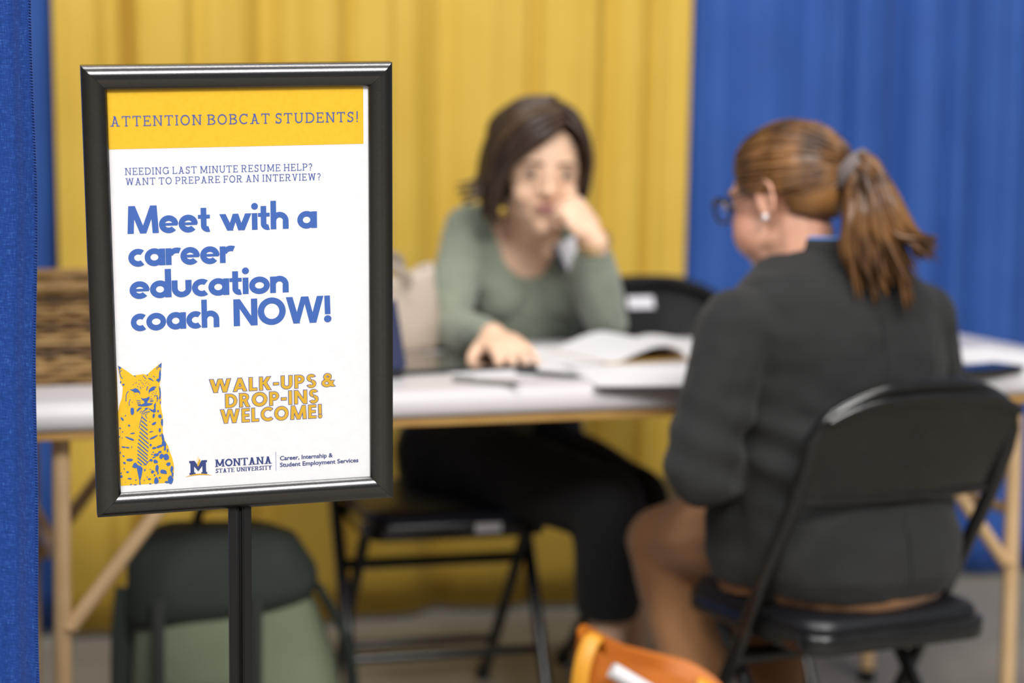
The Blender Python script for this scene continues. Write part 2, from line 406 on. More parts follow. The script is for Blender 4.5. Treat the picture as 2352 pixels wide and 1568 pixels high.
# ------------------------------------------------------------------ folding chairs
def chair(label, O, rz, seat_mat, scale=1.0, sticker_seat=False, sticker_back=False, hw=0.19, dz=0.0):
    t = thing('folding_chair', label, 'chair', (O[0], O[1], 0), rz, 'black metal folding chairs')
    S = Matrix.Scale(scale, 4)
    def put(b, name, m, parent=t, **k): b.xf(S); return b.build(name, m, parent, world=False, **k)
    R_ = 0.0125
    pts = [(-hw, 0.195, 0.012), (-hw, -0.145, 0.60), (-hw, -0.175, 0.665)]
    arch = [(-hw, -0.185, 0.70), (-hw + 0.022, -0.198, 0.735), (-hw + 0.07, -0.208, 0.762), (-hw * 0.3, -0.216, 0.777),
            (hw * 0.3, -0.216, 0.777), (hw - 0.07, -0.208, 0.762), (hw - 0.022, -0.198, 0.735), (hw, -0.185, 0.70)]
    path = pts + spline(arch, 5) + [(hw, -0.175, 0.665), (hw, -0.145, 0.60), (hw, 0.195, 0.012)]
    fr = put(MB().tube(path, R_, n=12), 'front_frame', BLACK_MET)
    for s in (-1, 1):
        put(MB().tube([(s * hw, 0.197, 0.0), (s * hw, 0.187, 0.028)], R_ + 0.004, n=12), 'foot_cap', BLACK_VINYL, fr)
        lg = put(MB().tube([(s * (hw - 0.03), 0.12, 0.405 + dz), (s * (hw - 0.03), -0.215, 0.012)], R_ * 0.95, n=12), 'leg', BLACK_MET)
        put(MB().tube([(s * (hw - 0.03), -0.212, 0.028), (s * (hw - 0.03), -0.225, 0.0)], R_ + 0.004, n=12), 'foot_cap', BLACK_VINYL, lg)
        put(MB().tube([(s * (hw - 0.026), -0.05, 0.425), (s * hw, -0.075, 0.475)], 0.007, n=8), 'hinge_link', BLACK_MET)
    put(MB().tube([(-hw, 0.115, 0.15), (hw, 0.115, 0.15)], 0.009, n=10), 'stretcher', BLACK_MET)
    put(MB().tube([(-hw, 0.02, 0.315), (hw, 0.02, 0.315)], 0.011, n=10), 'stretcher', BLACK_MET)
    put(MB().tube([(-hw + 0.03, -0.13, 0.112), (hw - 0.03, -0.13, 0.112)], 0.009, n=10), 'stretcher', BLACK_MET)
    put(MB().tube([(-hw + 0.03, 0.045, 0.317), (hw - 0.03, 0.045, 0.317)], 0.009, n=10), 'stretcher', BLACK_MET)
    # curved sheet-metal backrest with rolled edges
    rows = []; nx = 20
    def back_pt(u, w, dy=0):
        x = u * (hw - 0.006)
        zt = 0.60 + 0.157 * w * (1 - 0.16 * abs(u) ** 4) + (0.012 * w * (1 - u * u))
        y = -0.143 - 0.07 * w - 0.022 * (1 - u * u) + dy
        return Vector((x, y, zt))
    bb = MB(); th = 0.006
    for k in range(7):
        w = k / 6
        rows.append([back_pt(-1 + 2 * j / nx, w) for j in range(nx + 1)] + [back_pt(1 - 2 * j / nx, w, th) for j in range(nx + 1)])
    bb.loft(rows); bk = put(bb, 'backrest', BLACK_MET, angle=50)
    put(MB().tube([back_pt(-1 + 2 * j / nx, 0, th / 2) for j in range(nx + 1)], 0.0085, n=10), 'rolled_edge', BLACK_MET, bk)
    put(MB().tube([back_pt(-0.97 + 1.94 * j / nx, 0.97, th / 2 - 0.006) for j in range(nx + 1)], 0.0075, n=10), 'rolled_edge', BLACK_MET, bk)
    # seat pan and its pad
    sb = MB(); ex, ey = Vector((1, 0, 0)), Vector((0, 1, 0))
    slab(sb, (0, 0.015, 0), ex, ey, hw - 0.012, 0.195, 0.05, [(0.012, 0.393 + dz), (0.002, 0.396 + dz), (0, 0.403 + dz), (0, 0.424 + dz), (0.004, 0.428 + dz)])
    st_ = put(sb, 'seat', BLACK_MET, angle=60)
    cb = MB(); slab(cb, (0, 0.018, 0), ex, ey, hw - 0.018, 0.188, 0.055, [(a_, z_ + dz) for a_, z_ in ((0.006, 0.42), (0.0, 0.428), (0.0, 0.438), (0.008, 0.446), (0.03, 0.452), (0.08, 0.453))])
    put(cb, 'seat_pad', seat_mat, st_, angle=70)
    if sticker_seat:
        put(MB().box((-0.055, 0.2115, 0.415), (0.052, 0.002, 0.018)), 'sticker', STICKER, st_, bevel=0.001)
    if sticker_back:
        q = back_pt(0.02, 0.80, th + 0.0015); put(MB().box(q, (0.058, 0.002, 0.026), Matrix.Rotation(0.42, 3, 'X')), 'sticker', STICKER, bk, bevel=0.001)
    return t
NYAW = math.radians(26)
chair('black folding chair under the ponytailed woman in the foreground', (0.54, 3.20), NYAW, BLACK_VINYL, dz=-0.034)
chair('black folding chair with navy seat pad under the woman in green', (-0.15, 3.87), math.radians(195.4), NAVY, sticker_seat=True)
chair('empty dark folding chair with white sticker standing before the backdrop', (0.36, 4.09), math.radians(200), BLACK_VINYL, 1.07, sticker_back=True, dz=-0.06)

# ------------------------------------------------------------------ framed sign on a stand
SC = Vector((-0.28173, 2.07906, 0.99276)); SX = Vector((0.96663, 0.25450, 0.02925)); SZ = Vector((0.00188, -0.12120, 0.99263))
SN = Vector((0.25617, -0.95945, -0.11763)); IW, IH, RAIL = 0.267, 0.42318, 0.025
def S_(s, t, h): return SC + SX * (s - IW / 2) + SZ * (IH / 2 - t) + SN * h
sign = thing('sign_stand', 'black framed poster sign on a slim black pole stand', 'sign', (SC.x - 0.01, 2.13, 0))
prof = [(0, -0.0006), (0, 0.0022)]
for k in range(0, 17):                                                # shallow convex face with a fine groove along its crown
    t_ = math.radians(-57 + 114 * k / 16); R_ = 0.0125 / math.sin(math.radians(57))
    hh = 0.0026 + R_ * (math.cos(t_) - math.cos(math.radians(57)))
    prof.append((0.0125 + R_ * math.sin(t_), hh - (0.0003 if k == 9 else 0)))
prof += [(0.025, 0.0), (0.025, -0.013), (0, -0.013)]
corners = [((0, 0), (-1, -1)), ((IW, 0), (1, -1)), ((IW, IH), (1, 1)), ((0, IH), (-1, 1))]
for k in range(4):
    (c0, d0), (c1, d1) = corners[k], corners[(k + 1) % 4]
    g = 0.00015                                                     # hairline mitre joint
    ux, uy = (c1[0] - c0[0]), (c1[1] - c0[1]); L = math.hypot(ux, uy); ux /= L; uy /= L
    r0 = [S_(c0[0] + d0[0] * e + ux * g, c0[1] + d0[1] * e + uy * g, h) for e, h in prof]
    r1 = [S_(c1[0] + d1[0] * e - ux * g, c1[1] + d1[1] * e - uy * g, h) for e, h in prof]
    MB().loft([r0, r1]).build('frame_rail', FRAME, sign, angle=35)
bp = MB(); w, h2 = IW + 0.008, IH + 0.008
bp.add([S_(s, t, hh) for hh in (-0.012, -0.001) for s, t in ((-.004, -.004), (w - .004, -.004), (w - .004, h2 - .004), (-.004, h2 - .004))],
       [(0, 3, 2, 1), (4, 5, 6, 7), (0, 1, 5, 4), (1, 2, 6, 5), (2, 3, 7, 6), (3, 0, 4, 7)]).build('back_panel', POLE, sign, smooth=False)
PAPER = mat('poster_paper', '#f4f2f4', rough=0.5, color2='#efedf1', scale=90)
INK_Y = mat('poster_yellow_ink', '#f3c22c', rough=0.5, color2='#efbd26', scale=200)
INK_B = mat('poster_blue_ink', '#3f66b4', rough=0.5, color2='#4068b8', scale=300)
INK_L = mat('poster_slate_blue_ink', '#4a5fa8', rough=0.5)
INK_N = mat('poster_navy_ink', '#36457e', rough=0.5)
INK_G = mat('poster_gold_ink', '#ddae33', rough=0.5)
INK_P = mat('poster_pale_cream_ink', '#f3e2bd', rough=0.5)
pb = MB(); pb.add([S_(s, t, hh) for hh in (-0.0008, 0.0) for s, t in ((-.003, -.003), (IW + .003, -.003), (IW + .003, IH + .003), (-.003, IH + .003))],
       [(0, 3, 2, 1), (4, 5, 6, 7), (0, 1, 5, 4), (1, 2, 6, 5), (2, 3, 7, 6), (3, 0, 4, 7)])
poster = pb.build('poster', PAPER, sign, smooth=False)
def flat(polys, name, m, h, T=lambda p: p, step=5e-6):
    b = MB(); k_ = 0
    for P in polys:
        k_ += 1; b.add([S_(*T(p), h + (k_ % 30) * step) for p in P], [tuple(range(len(P)))])
    # every face towards the reader
    for f in b.f:
        a, b2, c2 = b.v[f[0]], b.v[f[1]], b.v[f[2]]
        if (b2 - a).cross(c2 - a).dot(SN) < 0: f.reverse()
    return b.build(name, m, poster, smooth=False, recalc=False)
flat([[(-0.003, -0.003), (0.2617, -0.003), (0.2617, 0.0597), (-0.003, 0.0597)]], 'yellow_band', INK_Y, 0.0002)

# ---- lettering: every glyph is drawn from bars, slanted bars and arcs (unit = cap height)
def bar(x0, y0, x1, y1, g=0): return [[(x0 - g, y0 - g), (x1 + g, y0 - g), (x1 + g, y1 + g), (x0 - g, y1 + g)]]
def dia(x0, y0, x1, y1, w, g=0):
    k = (x1 - x0) / (y1 - y0) * g; gg = g * 1.15
    return [[(x0 - gg - k, y0 - g), (x0 + w + gg - k, y0 - g), (x1 + w + gg + k, y1 + g), (x1 - gg + k, y1 + g)]]
def arc(cx, cy, rx, ry, a0, a1, w, g=0):
    out = []; n = max(6, int(abs(a1 - a0) / 9))
    ga = math.degrees(g / max(rx - w / 2, 0.05)) if abs(a1 - a0) < 359 else 0
    a0 -= ga; a1 += ga
    A = [math.radians(a0 + (a1 - a0) * k / n) for k in range(n + 1)]
    ix, iy = max(rx - w - g, 0.001), max(ry - w - g, 0.001)
    for k in range(n):
        c0, s0, c1, s1 = math.cos(A[k]), math.sin(A[k]), math.cos(A[k + 1]), math.sin(A[k + 1])
        out.append([(cx + (rx + g) * c0, cy + (ry + g) * s0), (cx + (rx + g) * c1, cy + (ry + g) * s1), (cx + ix * c1, cy + iy * s1), (cx + ix * c0, cy + iy * s0)])
    return out
def dot(cx, cy, r, g=0): return [[(cx + (r + g) * math.cos(2 * PI * k / 20), cy + (r + g) * math.sin(2 * PI * k / 20)) for k in range(20)]]

def bold(ch, g=0, w=0.205):
    X = 0.61
    B = lambda *a: bar(*a, g); D = lambda *a: dia(*a, g); A = lambda *a: arc(*a, g); O = lambda *a: dot(*a, g)
    t = {
     'o': (0.73, lambda: A(.365, .305, .365, .325, 0, 360, w)),
     'e': (0.69, lambda: A(.345, .305, .345, .325, -2, 318, w) + B(.1, .252, .665, .352)),
     'c': (0.56, lambda: A(.345, .305, .345, .325, 52, 308, w)),
     'a': (0.73, lambda: A(.345, .305, .345, .325, 0, 360, w) + B(.515, 0, .73, X)),
     'd': (0.74, lambda: A(.345, .305, .345, .325, 0, 360, w) + B(.525, 0, .74, 1.04)),
     'n': (0.66, lambda: B(0, 0, w, X) + A(.33, .295, .33, .335, 0, 165, w) + B(.445, 0, .66, .3)),
     'h': (0.66, lambda: B(0, 0, w, 1.04) + A(.33, .295, .33, .335, 0, 165, w) + B(.445, 0, .66, .3)),
     'u': (0.69, lambda: B(0, .3, w, X) + B(.475, .3, .69, X) + A(.345, .31, .345, .33, 180, 360, w)),
     'r': (0.51, lambda: B(0, 0, w, X) + A(.40, .28, .37, .35, 66, 160, w)),
     't': (0.45, lambda: B(.10, .2, .10 + w, .86) + B(0, .47, .43, X) + A(.36, .215, .26, .235, 180, 285, w)),
     'i': (0.215, lambda: B(0, 0, w, X) + O(.107, .86, .125)),
     'w': (1.17, lambda: D(.28, 0, 0, X, .23) + D(.28, 0, .49, X, .2) + D(.68, 0, .49, X, .2) + D(.68, 0, .94, X, .23)),
     'M': (1.12, lambda: D(0, 0, .055, 1, .225) + D(.45, 0, .07, 1, .22) + D(.45, 0, .83, 1, .22) + D(.895, 0, .84, 1, .225)),
     'N': (0.84, lambda: B(0, 0, .22, 1) + B(.62, 0, .84, 1) + D(.61, 0, 0, 1, .23)),
     'O': (0.99, lambda: A(.495, .5, .495, .515, 0, 360, .225)),
     'W': (1.34, lambda: D(.26, 0, 0, 1, .235) + D(.27, 0, .54, 1, .2) + D(.84, 0, .60, 1, .2) + D(.84, 0, 1.105, 1, .235)),
     '!': (0.27, lambda: D(.035, .30, .02, 1.0, .20) + O(.135, .125, .135)),
     'A': (0.86, lambda: D(0, 0, .32, 1, .22) + D(.64, 0, .32, 1, .22) + B(.2, .19, .66, .36)),
     'L': (0.50, lambda: B(0, 0, w, 1) + B(0, 0, .5, .19)),
     'K': (0.74, lambda: B(0, 0, w, 1) + D(.16, .45, .47, 1, .25) + D(.50, 0, .2, .58, .24)),
     '-': (0.34, lambda: B(0, .34, .34, .52)),
     'U': (0.72, lambda: B(0, .33, w, 1) + B(.505, .33, .72, 1) + A(.36, .335, .36, .35, 180, 360, w)),
     'P': (0.62, lambda: B(0, 0, w, 1) + B(.1, .82, .33, 1) + B(.1, .36, .33, .53) + A(.31, .68, .31, .32, -90, 90, .19)),
     'R': (0.68, lambda: B(0, 0, w, 1) + B(.1, .82, .33, 1) + B(.1, .40, .33, .57) + A(.31, .70, .31, .30, -90, 90, .19) + D(.44, 0, .24, .48, .235)),
     'S': (0.60, lambda: A(.30, .735, .28, .28, 28, 262, .195) + A(.30, .285, .30, .30, -152, 88, .195)),
     '&': (0.86, lambda: A(.38, .755, .25, .26, 0, 360, .17) + A(.34, .28, .34, .295, 70, 350, .19) + D(.64, 0, .16, .72, .23) + D(.40, .06, .62, .46, .2)),
     'D': (0.76, lambda: B(0, 0, w, 1) + B(.1, .81, .30, 1) + B(.1, 0, .30, .19) + A(.28, .5, .48, .5, -90, 90, .2)),
     'I': (0.215, lambda: B(0, 0, w, 1)),
     'E': (0.54, lambda: B(0, 0, w, 1) + B(0, .82, .54, 1) + B(0, .41, .50, .59) + B(0, 0, .54, .18)),
     'C': (0.80, lambda: A(.5, .5, .5, .515, 48, 312, .21)),
    }[ch]
    return t[0], t[1]()

def slabf(ch, w=0.10, sw=0.075, sl=0.12, g=0):
    B, D, A, O = bar, dia, arc, dot
    h = w / 2
    def stem(x, top=1, bot=1, y0=0, y1=1):
        p = B(x - h, y0, x + h, y1)
        if top: p = p + B(x - h - sl, y1 - sw, x + h + sl, y1)
        if bot: p = p + B(x - h - sl, y0, x + h + sl, y0 + sw)
        return p
    def tick(x, y0, y1): return B(x, y0, x + sw, y1)
    a = h + sl
    dw = w * 1.1
    T = {
     'I': (2 * a, lambda: stem(a)),
     'T': (.86, lambda: stem(.43, top=0) + B(0, 1 - sw, .86, 1) + tick(0, .76, 1) + tick(.86 - sw, .76, 1)),
     'E': (.78, lambda: stem(a) + B(a, 1 - sw, .74, 1) + B(a, .5 - sw / 2, .58, .5 + sw / 2) + B(a, 0, .78, sw) + tick(.74 - sw, .78, 1) + tick(.78 - sw, 0, .24) + tick(.58 - sw, .38, .62)),
     'F': (.74, lambda: stem(a) + B(a, 1 - sw, .74, 1) + B(a, .5 - sw / 2, .58, .5 + sw / 2) + tick(.74 - sw, .76, 1) + tick(.58 - sw, .38, .62)),
     'L': (.74, lambda: stem(a) + B(a, 0, .74, sw) + tick(.74 - sw, 0, .26)),
     'N': (.98, lambda: stem(a) + stem(.98 - a, bot=0) + D(.98 - a - h, 0, a - h, 1, w)),
     'M': (1.18, lambda: stem(a) + stem(1.18 - a) + D(.59 - dw / 2, .12, a - h, 1, dw) + D(.59 - dw / 2, .12, 1.18 - a - h, 1, dw)),
     'H': (.96, lambda: stem(a) + stem(.96 - a) + B(a, .5 - sw / 2, .96 - a, .5 + sw / 2)),
     'A': (.96, lambda: D(.14, 0, .48 - dw / 2, 1, dw) + D(.82 - dw, 0, .48 - dw / 2, 1, dw) + B(.25, .28, .72, .28 + sw) + B(.0, 0, .14 + dw + sl * .8, sw) + B(.82 - dw - sl * .8, 0, .96, sw) + B(.32, 1 - sw, .5, 1)),
     'V': (.92, lambda: D(.46 - dw / 2, 0, .12, 1, dw) + D(.46 - dw / 2, 0, .80 - dw, 1, dw) + B(0, 1 - sw, .12 + dw + sl * .8, 1) + B(.8 - dw - sl * .8, 1 - sw, .92, 1)),
     'Y': (.88, lambda: D(.44 - dw / 2, .42, .10, 1, dw) + D(.44 - dw / 2, .42, .78 - dw, 1, dw) + stem(.44, top=0, y1=.46) + B(0, 1 - sw, .10 + dw + sl * .7, 1) + B(.78 - dw - sl * .7, 1 - sw, .88, 1)),
     'W': (1.28, lambda: D(.36 - dw / 2, 0, .12, 1, dw) + D(.36 - dw / 2, 0, .64 - dw / 2, 1, dw) + D(.92 - dw / 2, 0, .64 - dw / 2, 1, dw) + D(.92 - dw / 2, 0, 1.16 - dw, 1, dw) + B(0, 1 - sw, .12 + dw + sl * .8, 1) + B(1.16 - dw - sl * .8, 1 - sw, 1.28, 1)),
     'O': (.98, lambda: A(.49, .5, .47, .515, 0, 360, w)),
     'C': (.92, lambda: A(.5, .5, .48, .515, 48, 318, w) + tick(.78, .70, 1.0)),
     'G': (.98, lambda: A(.5, .5, .48, .515, 48, 335, w) + tick(.78, .70, 1.0) + B(.82, .06, .82 + w, .46) + B(.66, .42, .98, .42 + sw)),
     'S': (.72, lambda: A(.36, .745, .29, .27, 30, 262, w) + A(.36, .27, .31, .285, -150, 85, w) + tick(.58, .72, 1.0) + tick(.05, .0, .28)),
     'U': (.96, lambda: B(a - h, .36, a + h, 1) + B(.96 - a - h, .36, .96 - a + h, 1) + A(.48, .37, .48 - a + h, .385, 180, 360, w) + B(0, 1 - sw, 2 * a, 1) + B(.96 - 2 * a, 1 - sw, .96, 1)),
     'D': (.94, lambda: stem(a) + B(a, 1 - sw, .5, 1) + B(a, 0, .5, sw) + A(.46, .5, .48, .5, -90, 90, w)),
     'B': (.84, lambda: stem(a) + B(a, 1 - sw, .5, 1) + B(a, 0, .52, sw) + B(a, .5, .52, .5 + sw) + A(.48, .765, .29, .235, -90, 90, w) + A(.50, .27, .33, .27, -90, 90, w)),
     'P': (.80, lambda: stem(a) + B(a, 1 - sw, .5, 1) + B(a, .42, .5, .42 + sw) + A(.48, .71, .32, .29, -90, 90, w)),
     'R': (.92, lambda: stem(a) + B(a, 1 - sw, .5, 1) + B(a, .46, .5, .46 + sw) + A(.48, .73, .31, .27, -90, 90, w) + D(.74 - dw, 0, .42, .48, dw) + B(.62, 0, .92, sw)),
     '?': (.62, lambda: A(.31, .72, .28, .29, -60, 165, w) + B(.31 - h, .24, .31 + h, .52) + O(.31, .06, .075)),
     '!': (.30, lambda: B(.15 - h, .26, .15 + h, 1.05) + O(.15, .06, .075)),
    }[ch]
    return T[0], T[1]()

def line(fn, text, s0, s1, base, cap, track, space, name, m, h, **k):
    """set a line so that it starts at s0 and ends at s1; letter gaps absorb part of the difference"""
    gl = []; x = 0
    for ch in text:
        if ch == ' ': x += space; continue
        wd, polys = fn(ch, **k); gl.append((x, polys)); x += wd + track
    total = x - track; fx = (s1 - s0) / (total * cap)
    P = []
    for x0, polys in gl:
        for pl in polys: P.append([(s0 + (x0 + px) * cap * fx, base - py * cap) for px, py in pl])
    return flat(P, name, m, h)
line(slabf, 'ATTENTION BOBCAT STUDENTS!', 0.0022, 0.2566, 0.0366, 0.0105, 0.20, 0.36, 'banner_lettering', INK_L, 0.0004, w=0.125, sw=0.09, sl=0.10)
line(slabf, 'NEEDING LAST MINUTE RESUME HELP?', 0.0152, 0.2075, 0.0863, 0.0073, 0.17, 0.36, 'question_lettering', INK_L, 0.0002, w=0.125, sw=0.09, sl=0.10)
line(slabf, 'WANT TO PREPARE FOR AN INTERVIEW?', 0.0155, 0.2163, 0.0968, 0.0073, 0.17, 0.36, 'question_lettering', INK_L, 0.0002, w=0.125, sw=0.09, sl=0.10)
for text, s0, s1, base in (('Meet with a', 0.0158, 0.2118, 0.1471), ('career', 0.0158, 0.1243, 0.1810), ('education', 0.0160, 0.1810, 0.2150), ('coach', 0.0162, 0.1075, 0.2491), ('NOW!', 0.1225, 0.2262, 0.2490)):
    line(bold, text, s0, s1, base, 0.0288, 0.012, 0.31, 'headline_lettering', INK_B, 0.0002)
for text, s0, s1, base, cap in (('WALK-UPS &', 0.0958, 0.2292, 0.3197, 0.0143), ('DROP-INS', 0.1120, 0.2110, 0.3370, 0.0148), ('WELCOME!', 0.1065, 0.2149, 0.3538, 0.0148)):
    line(bold, text, s0, s1, base, cap, 0.16, 0.22, 'invitation_outline', INK_L, 0.0002, g=0.036, w=0.21)
    line(bold, text, s0, s1, base, cap, 0.16, 0.22, 'invitation_lettering', INK_G, 0.0005, w=0.21)
# university mark
u0, v0, u1, v1 = 0.0723, 0.4085, 0.0911, 0.3932
def mk(P): return [[(u0 + (u1 - u0) * x, v0 + (v1 - v0) * y) for x, y in p] for p in P]
Mp = [[(0, 0), (.34, 0), (.34, .14), (.27, .14), (.27, .60), (.06, .60), (.06, .14), (0, .14)], [(0, 1), (.30, 1), (.5, .62), (.27, .60), (.06, .84), (0, .84)], [(.06, .84), (.27, .60), (.06, .55)],
      [(.66, 0), (1, 0), (1, .14), (.94, .14), (.94, .60), (.73, .60), (.73, .14), (.66, .14)], [(1, 1), (.70, 1), (.5, .62), (.73, .60), (.94, .84), (1, .84)], [(.94, .84), (.73, .60), (.94, .55)],
      [(.27, .60), (.5, .22), (.73, .60), (.5, .62)], [(.25, .62), (.5, .22), (.5, .64)], [(.75, .62), (.5, .22), (.5, .64)]]
flat(mk(Mp), 'emblem_letter', INK_N, 0.0002)
sw_ = []
for k in range(16):
    def q(t, lo): return (0.0675 + 0.029 * t, 0.4106 - 0.0030 * math.sin(PI * t) + (0.0016 * math.sin(PI * t) if lo else 0))
    a, b2 = k / 16, (k + 1) / 16; sw_.append([q(a, 0), q(b2, 0), q(b2, 1), q(a, 1)])
flat(sw_, 'emblem_ridge', INK_G, 0.0004)
flat([[(0.0812, 0.4000), (0.0806, 0.3975), (0.0812, 0.3958), (0.0833, 0.3912), (0.0843, 0.3935), (0.0838, 0.3958), (0.0825, 0.3985)]], 'emblem_flame', INK_G, 0.0004)
flat([[(0.0800, 0.3962), (0.0797, 0.3935), (0.0806, 0.3905), (0.0822, 0.3880), (0.0830, 0.3905), (0.0815, 0.3945)]], 'emblem_flame', INK_P, 0.0003)
line(slabf, 'MONTANA', 0.0996, 0.1602, 0.4016, 0.0082, 0.03, 0.3, 'university_lettering', INK_N, 0.0002, w=0.20, sw=0.10, sl=0.09)
line(slabf, 'STATE UNIVERSITY', 0.0998, 0.1601, 0.4082, 0.0046, 0.06, 0.42, 'university_lettering', INK_N, 0.0002, w=0.20, sw=0.10, sl=0.09)
flat([[(0.16425, 0.3888), (0.16465, 0.3888), (0.16465, 0.4102), (0.16425, 0.4102)]], 'divider_rule', INK_L, 0.0002)
def small_text(text, s0, s1, base, cap):
    c = bpy.data.curves.new('t', 'FONT'); c.body = text; c.size = 1.0; c.offset = 0.027; c.resolution_u = 3; c.fill_mode = 'FRONT'
    o = bpy.data.objects.new('t', c); col.objects.link(o)
    dg = bpy.context.evaluated_depsgraph_get(); me = bpy.data.meshes.new_from_object(o.evaluated_get(dg))
    bpy.data.objects.remove(o); bpy.data.curves.remove(c)
    xs = [v.co.x for v in me.vertices]; x0, x1 = min(xs), max(xs)
    b = MB(); b.v = [S_(s0 + (v.co.x - x0) / (x1 - x0) * (s1 - s0), base - v.co.y * cap / 0.73, 0.0002) for v in me.vertices]
    b.f = [list(p.vertices) for p in me.polygons]; bpy.data.meshes.remove(me)
    for f in b.f:
        if (b.v[f[1]] - b.v[f[0]]).cross(b.v[f[2]] - b.v[f[0]]).dot(SN) < 0: f.reverse()
    b.build('department_lettering', INK_N, poster, smooth=False, recalc=False)
small_text('Career, Internship &', 0.1689, 0.2263, 0.3987, 0.0049)
small_text('Student Employment Services', 0.1688, 0.2543, 0.4061, 0.0049)
# ---- two-tone print of a sitting bobcat wearing a striped tie
ct_a = (8.931e-05, -2.809e-06, -0.003337); ct_b = (5.672e-06, 9.358e-05, 0.275434)
def ct(p):
    x, y = p
    return (ct_a[0] * x + ct_a[1] * y + ct_a[2], ct_b[0] * x + ct_b[1] * y + ct_b[2])
cat_outline = [(58,102),(80,112),(130,143),(185,180),(235,215),(265,208),(300,203),(345,195),(370,200),(392,205),(420,175),(470,130),(510,98),(560,62),(556,130),(550,200),(548,260),(538,320),(548,360),(553,420),(556,500),(552,560),(562,620),(575,680),(578,740),(574,820),(580,900),(600,960),(640,1030),(655,1090),(680,1150),(700,1220),(708,1280),(705,1350),(700,1420),(695,1458),(500,1468),(300,1480),(88,1495),(84,1400),(78,1250),(72,1000),(68,850),(62,700),(58,640),(72,560),(100,480),(108,420),(112,350),(95,310),(85,280),(72,200),(62,150)]
def fill(poly):
    bmx = bmesh.new(); f = bmx.faces.new([bmx.verts.new((x, y, 0)) for x, y in poly])
    bmx.normal_update()
    r = bmesh.ops.triangulate(bmx, faces=[f], ngon_method='EAR_CLIP')
    out = [[(v.co.x, v.co.y) for v in t.verts] for t in bmx.faces]; bmx.free(); return out
flat(fill(cat_outline), 'bobcat_silhouette', INK_Y, 0.0002, ct, 0)
cb = []
def P_(*p): cb.extend(fill(list(p)))
def spot(cx, cy, rx, ry, a=0, seed=None, n=14):
    r = random.Random(seed if seed is not None else int(cx * 7 + cy)); a = math.radians(a); pts = []
    for k in range(n):
        t = 2 * PI * k / n; q = r.uniform(0.78, 1.15)
        x, y = rx * q * math.cos(t), ry * q * math.sin(t)
        pts.append((cx + x * math.cos(a) - y * math.sin(a), cy + x * math.sin(a) + y * math.cos(a)))
    cb.extend(fill(pts))
def st_(w, *p):
    for (x0, y0), (x1, y1) in zip(p, p[1:]):
        L = math.hypot(x1 - x0, y1 - y0) or 1; nx, ny = -(y1 - y0) / L * w / 2, (x1 - x0) / L * w / 2
        cb.append([(x0 + nx, y0 + ny), (x1 + nx, y1 + ny), (x1 - nx, y1 - ny), (x0 - nx, y0 - ny)])
P_((58,102),(100,125),(72,150)); P_((560,62),(520,95),(540,115),(555,125)); P_((545,125),(553,190),(548,258),(525,292),(505,262),(528,238),(530,180))
st_(8,(74,140),(78,180),(90,225),(110,250)); st_(6,(100,150),(80,175)); st_(10,(505,118),(530,110)); st_(6,(495,125),(515,140)); spot(120,318,14,10); spot(88,290,8,14); spot(515,262,18,14)
P_((235,210),(258,212),(262,228)); P_((385,205),(405,190),(398,214)); st_(7,(345,210),(382,250)); st_(8,(405,240),(440,258),(466,270)); spot(428,248,24,8,20); st_(5,(460,215),(485,230))
P_((192,372),(225,372),(255,357),(285,368),(308,395),(313,410),(308,435),(300,408),(275,405),(250,408),(228,393)); P_((410,405),(412,378),(435,350),(462,336),(505,338),(482,352),(482,370),(455,384),(424,396),(416,412),(422,435))
P_((320,465),(345,478),(385,470),(418,450),(420,482),(398,505),(393,527),(360,527),(360,505),(335,492)); P_((284,546),(322,548),(365,527),(395,528),(460,530),(442,550),(390,563),(330,568),(290,562))
for a in (((270,498),(318,503)),((275,517),(318,523)),((278,534),(322,541)),((425,498),(466,500)),((425,512),(466,504)),((428,480),(455,478))): st_(6,*a)
st_(9,(386,382),(392,352),(401,335)); st_(6,(312,338),(322,365)); st_(5,(300,300),(304,318)); st_(5,(330,285),(336,300)); st_(5,(350,300),(345,318)); st_(5,(280,330),(290,345)); st_(5,(375,290),(378,305)); st_(5,(270,285),(275,300))
for x, y in ((255,300),(232,316),(320,270),(362,268),(395,285),(410,305),(425,320),(300,265),(470,405),(490,415),(455,420),(500,395),(440,450),(475,455),(240,420),(262,440),(220,520),(345,345),(365,330)): spot(x, y, 5, 4)
st_(8,(150,505),(150,450),(158,415),(180,392)); st_(7,(188,560),(184,520),(200,486)); st_(6,(148,490),(146,510)); P_((203,588),(222,582),(240,592),(242,640),(228,668),(206,658),(200,620))
P_((528,325),(545,355),(552,420),(548,470),(535,490),(528,470),(538,430),(532,370)); spot(545,520,6,22); spot(512,470,10,12); st_(8,(505,440),(515,470),(505,510)); st_(6,(470,440),(515,440))
P_((470,548),(495,520),(490,600),(495,628),(470,640),(440,622),(402,585),(430,596),(458,608),(475,590)); P_((300,580),(335,580),(308,605),(275,632),(272,610)); P_((365,588),(400,580),(400,600),(368,602)); st_(9,(330,655),(345,625),(385,600)); st_(9,(345,660),(370,635),(425,625)); st_(7,(310,640),(330,615)); st_(7,(380,660),(395,645))
spot(470,675,14,30,10); spot(520,620,10,14); spot(542,680,22,22); spot(565,750,12,50); st_(8,(370,660),(390,705)); spot(475,765,30,15,-28); spot(420,745,7,5)
for k in range(13):                                                  # tie stripes running down to the right
    y = 690 + k * 43; xl = 332 - 50 * min(1, (y - 690) / 330) ; xr = 390 + 26 * min(1, (y - 690) / 300)
    x1 = min(xr, xl + 118); y1 = y + (x1 - xl) * 0.86
    if y1 > 1250: x1 -= (y1 - 1250) / 0.86; y1 = 1250
    st_(13, (xl, y), (x1, y1))
st_(6,(335,665),(318,730),(300,820)); st_(7,(350,1252),(385,1235),(420,1195))
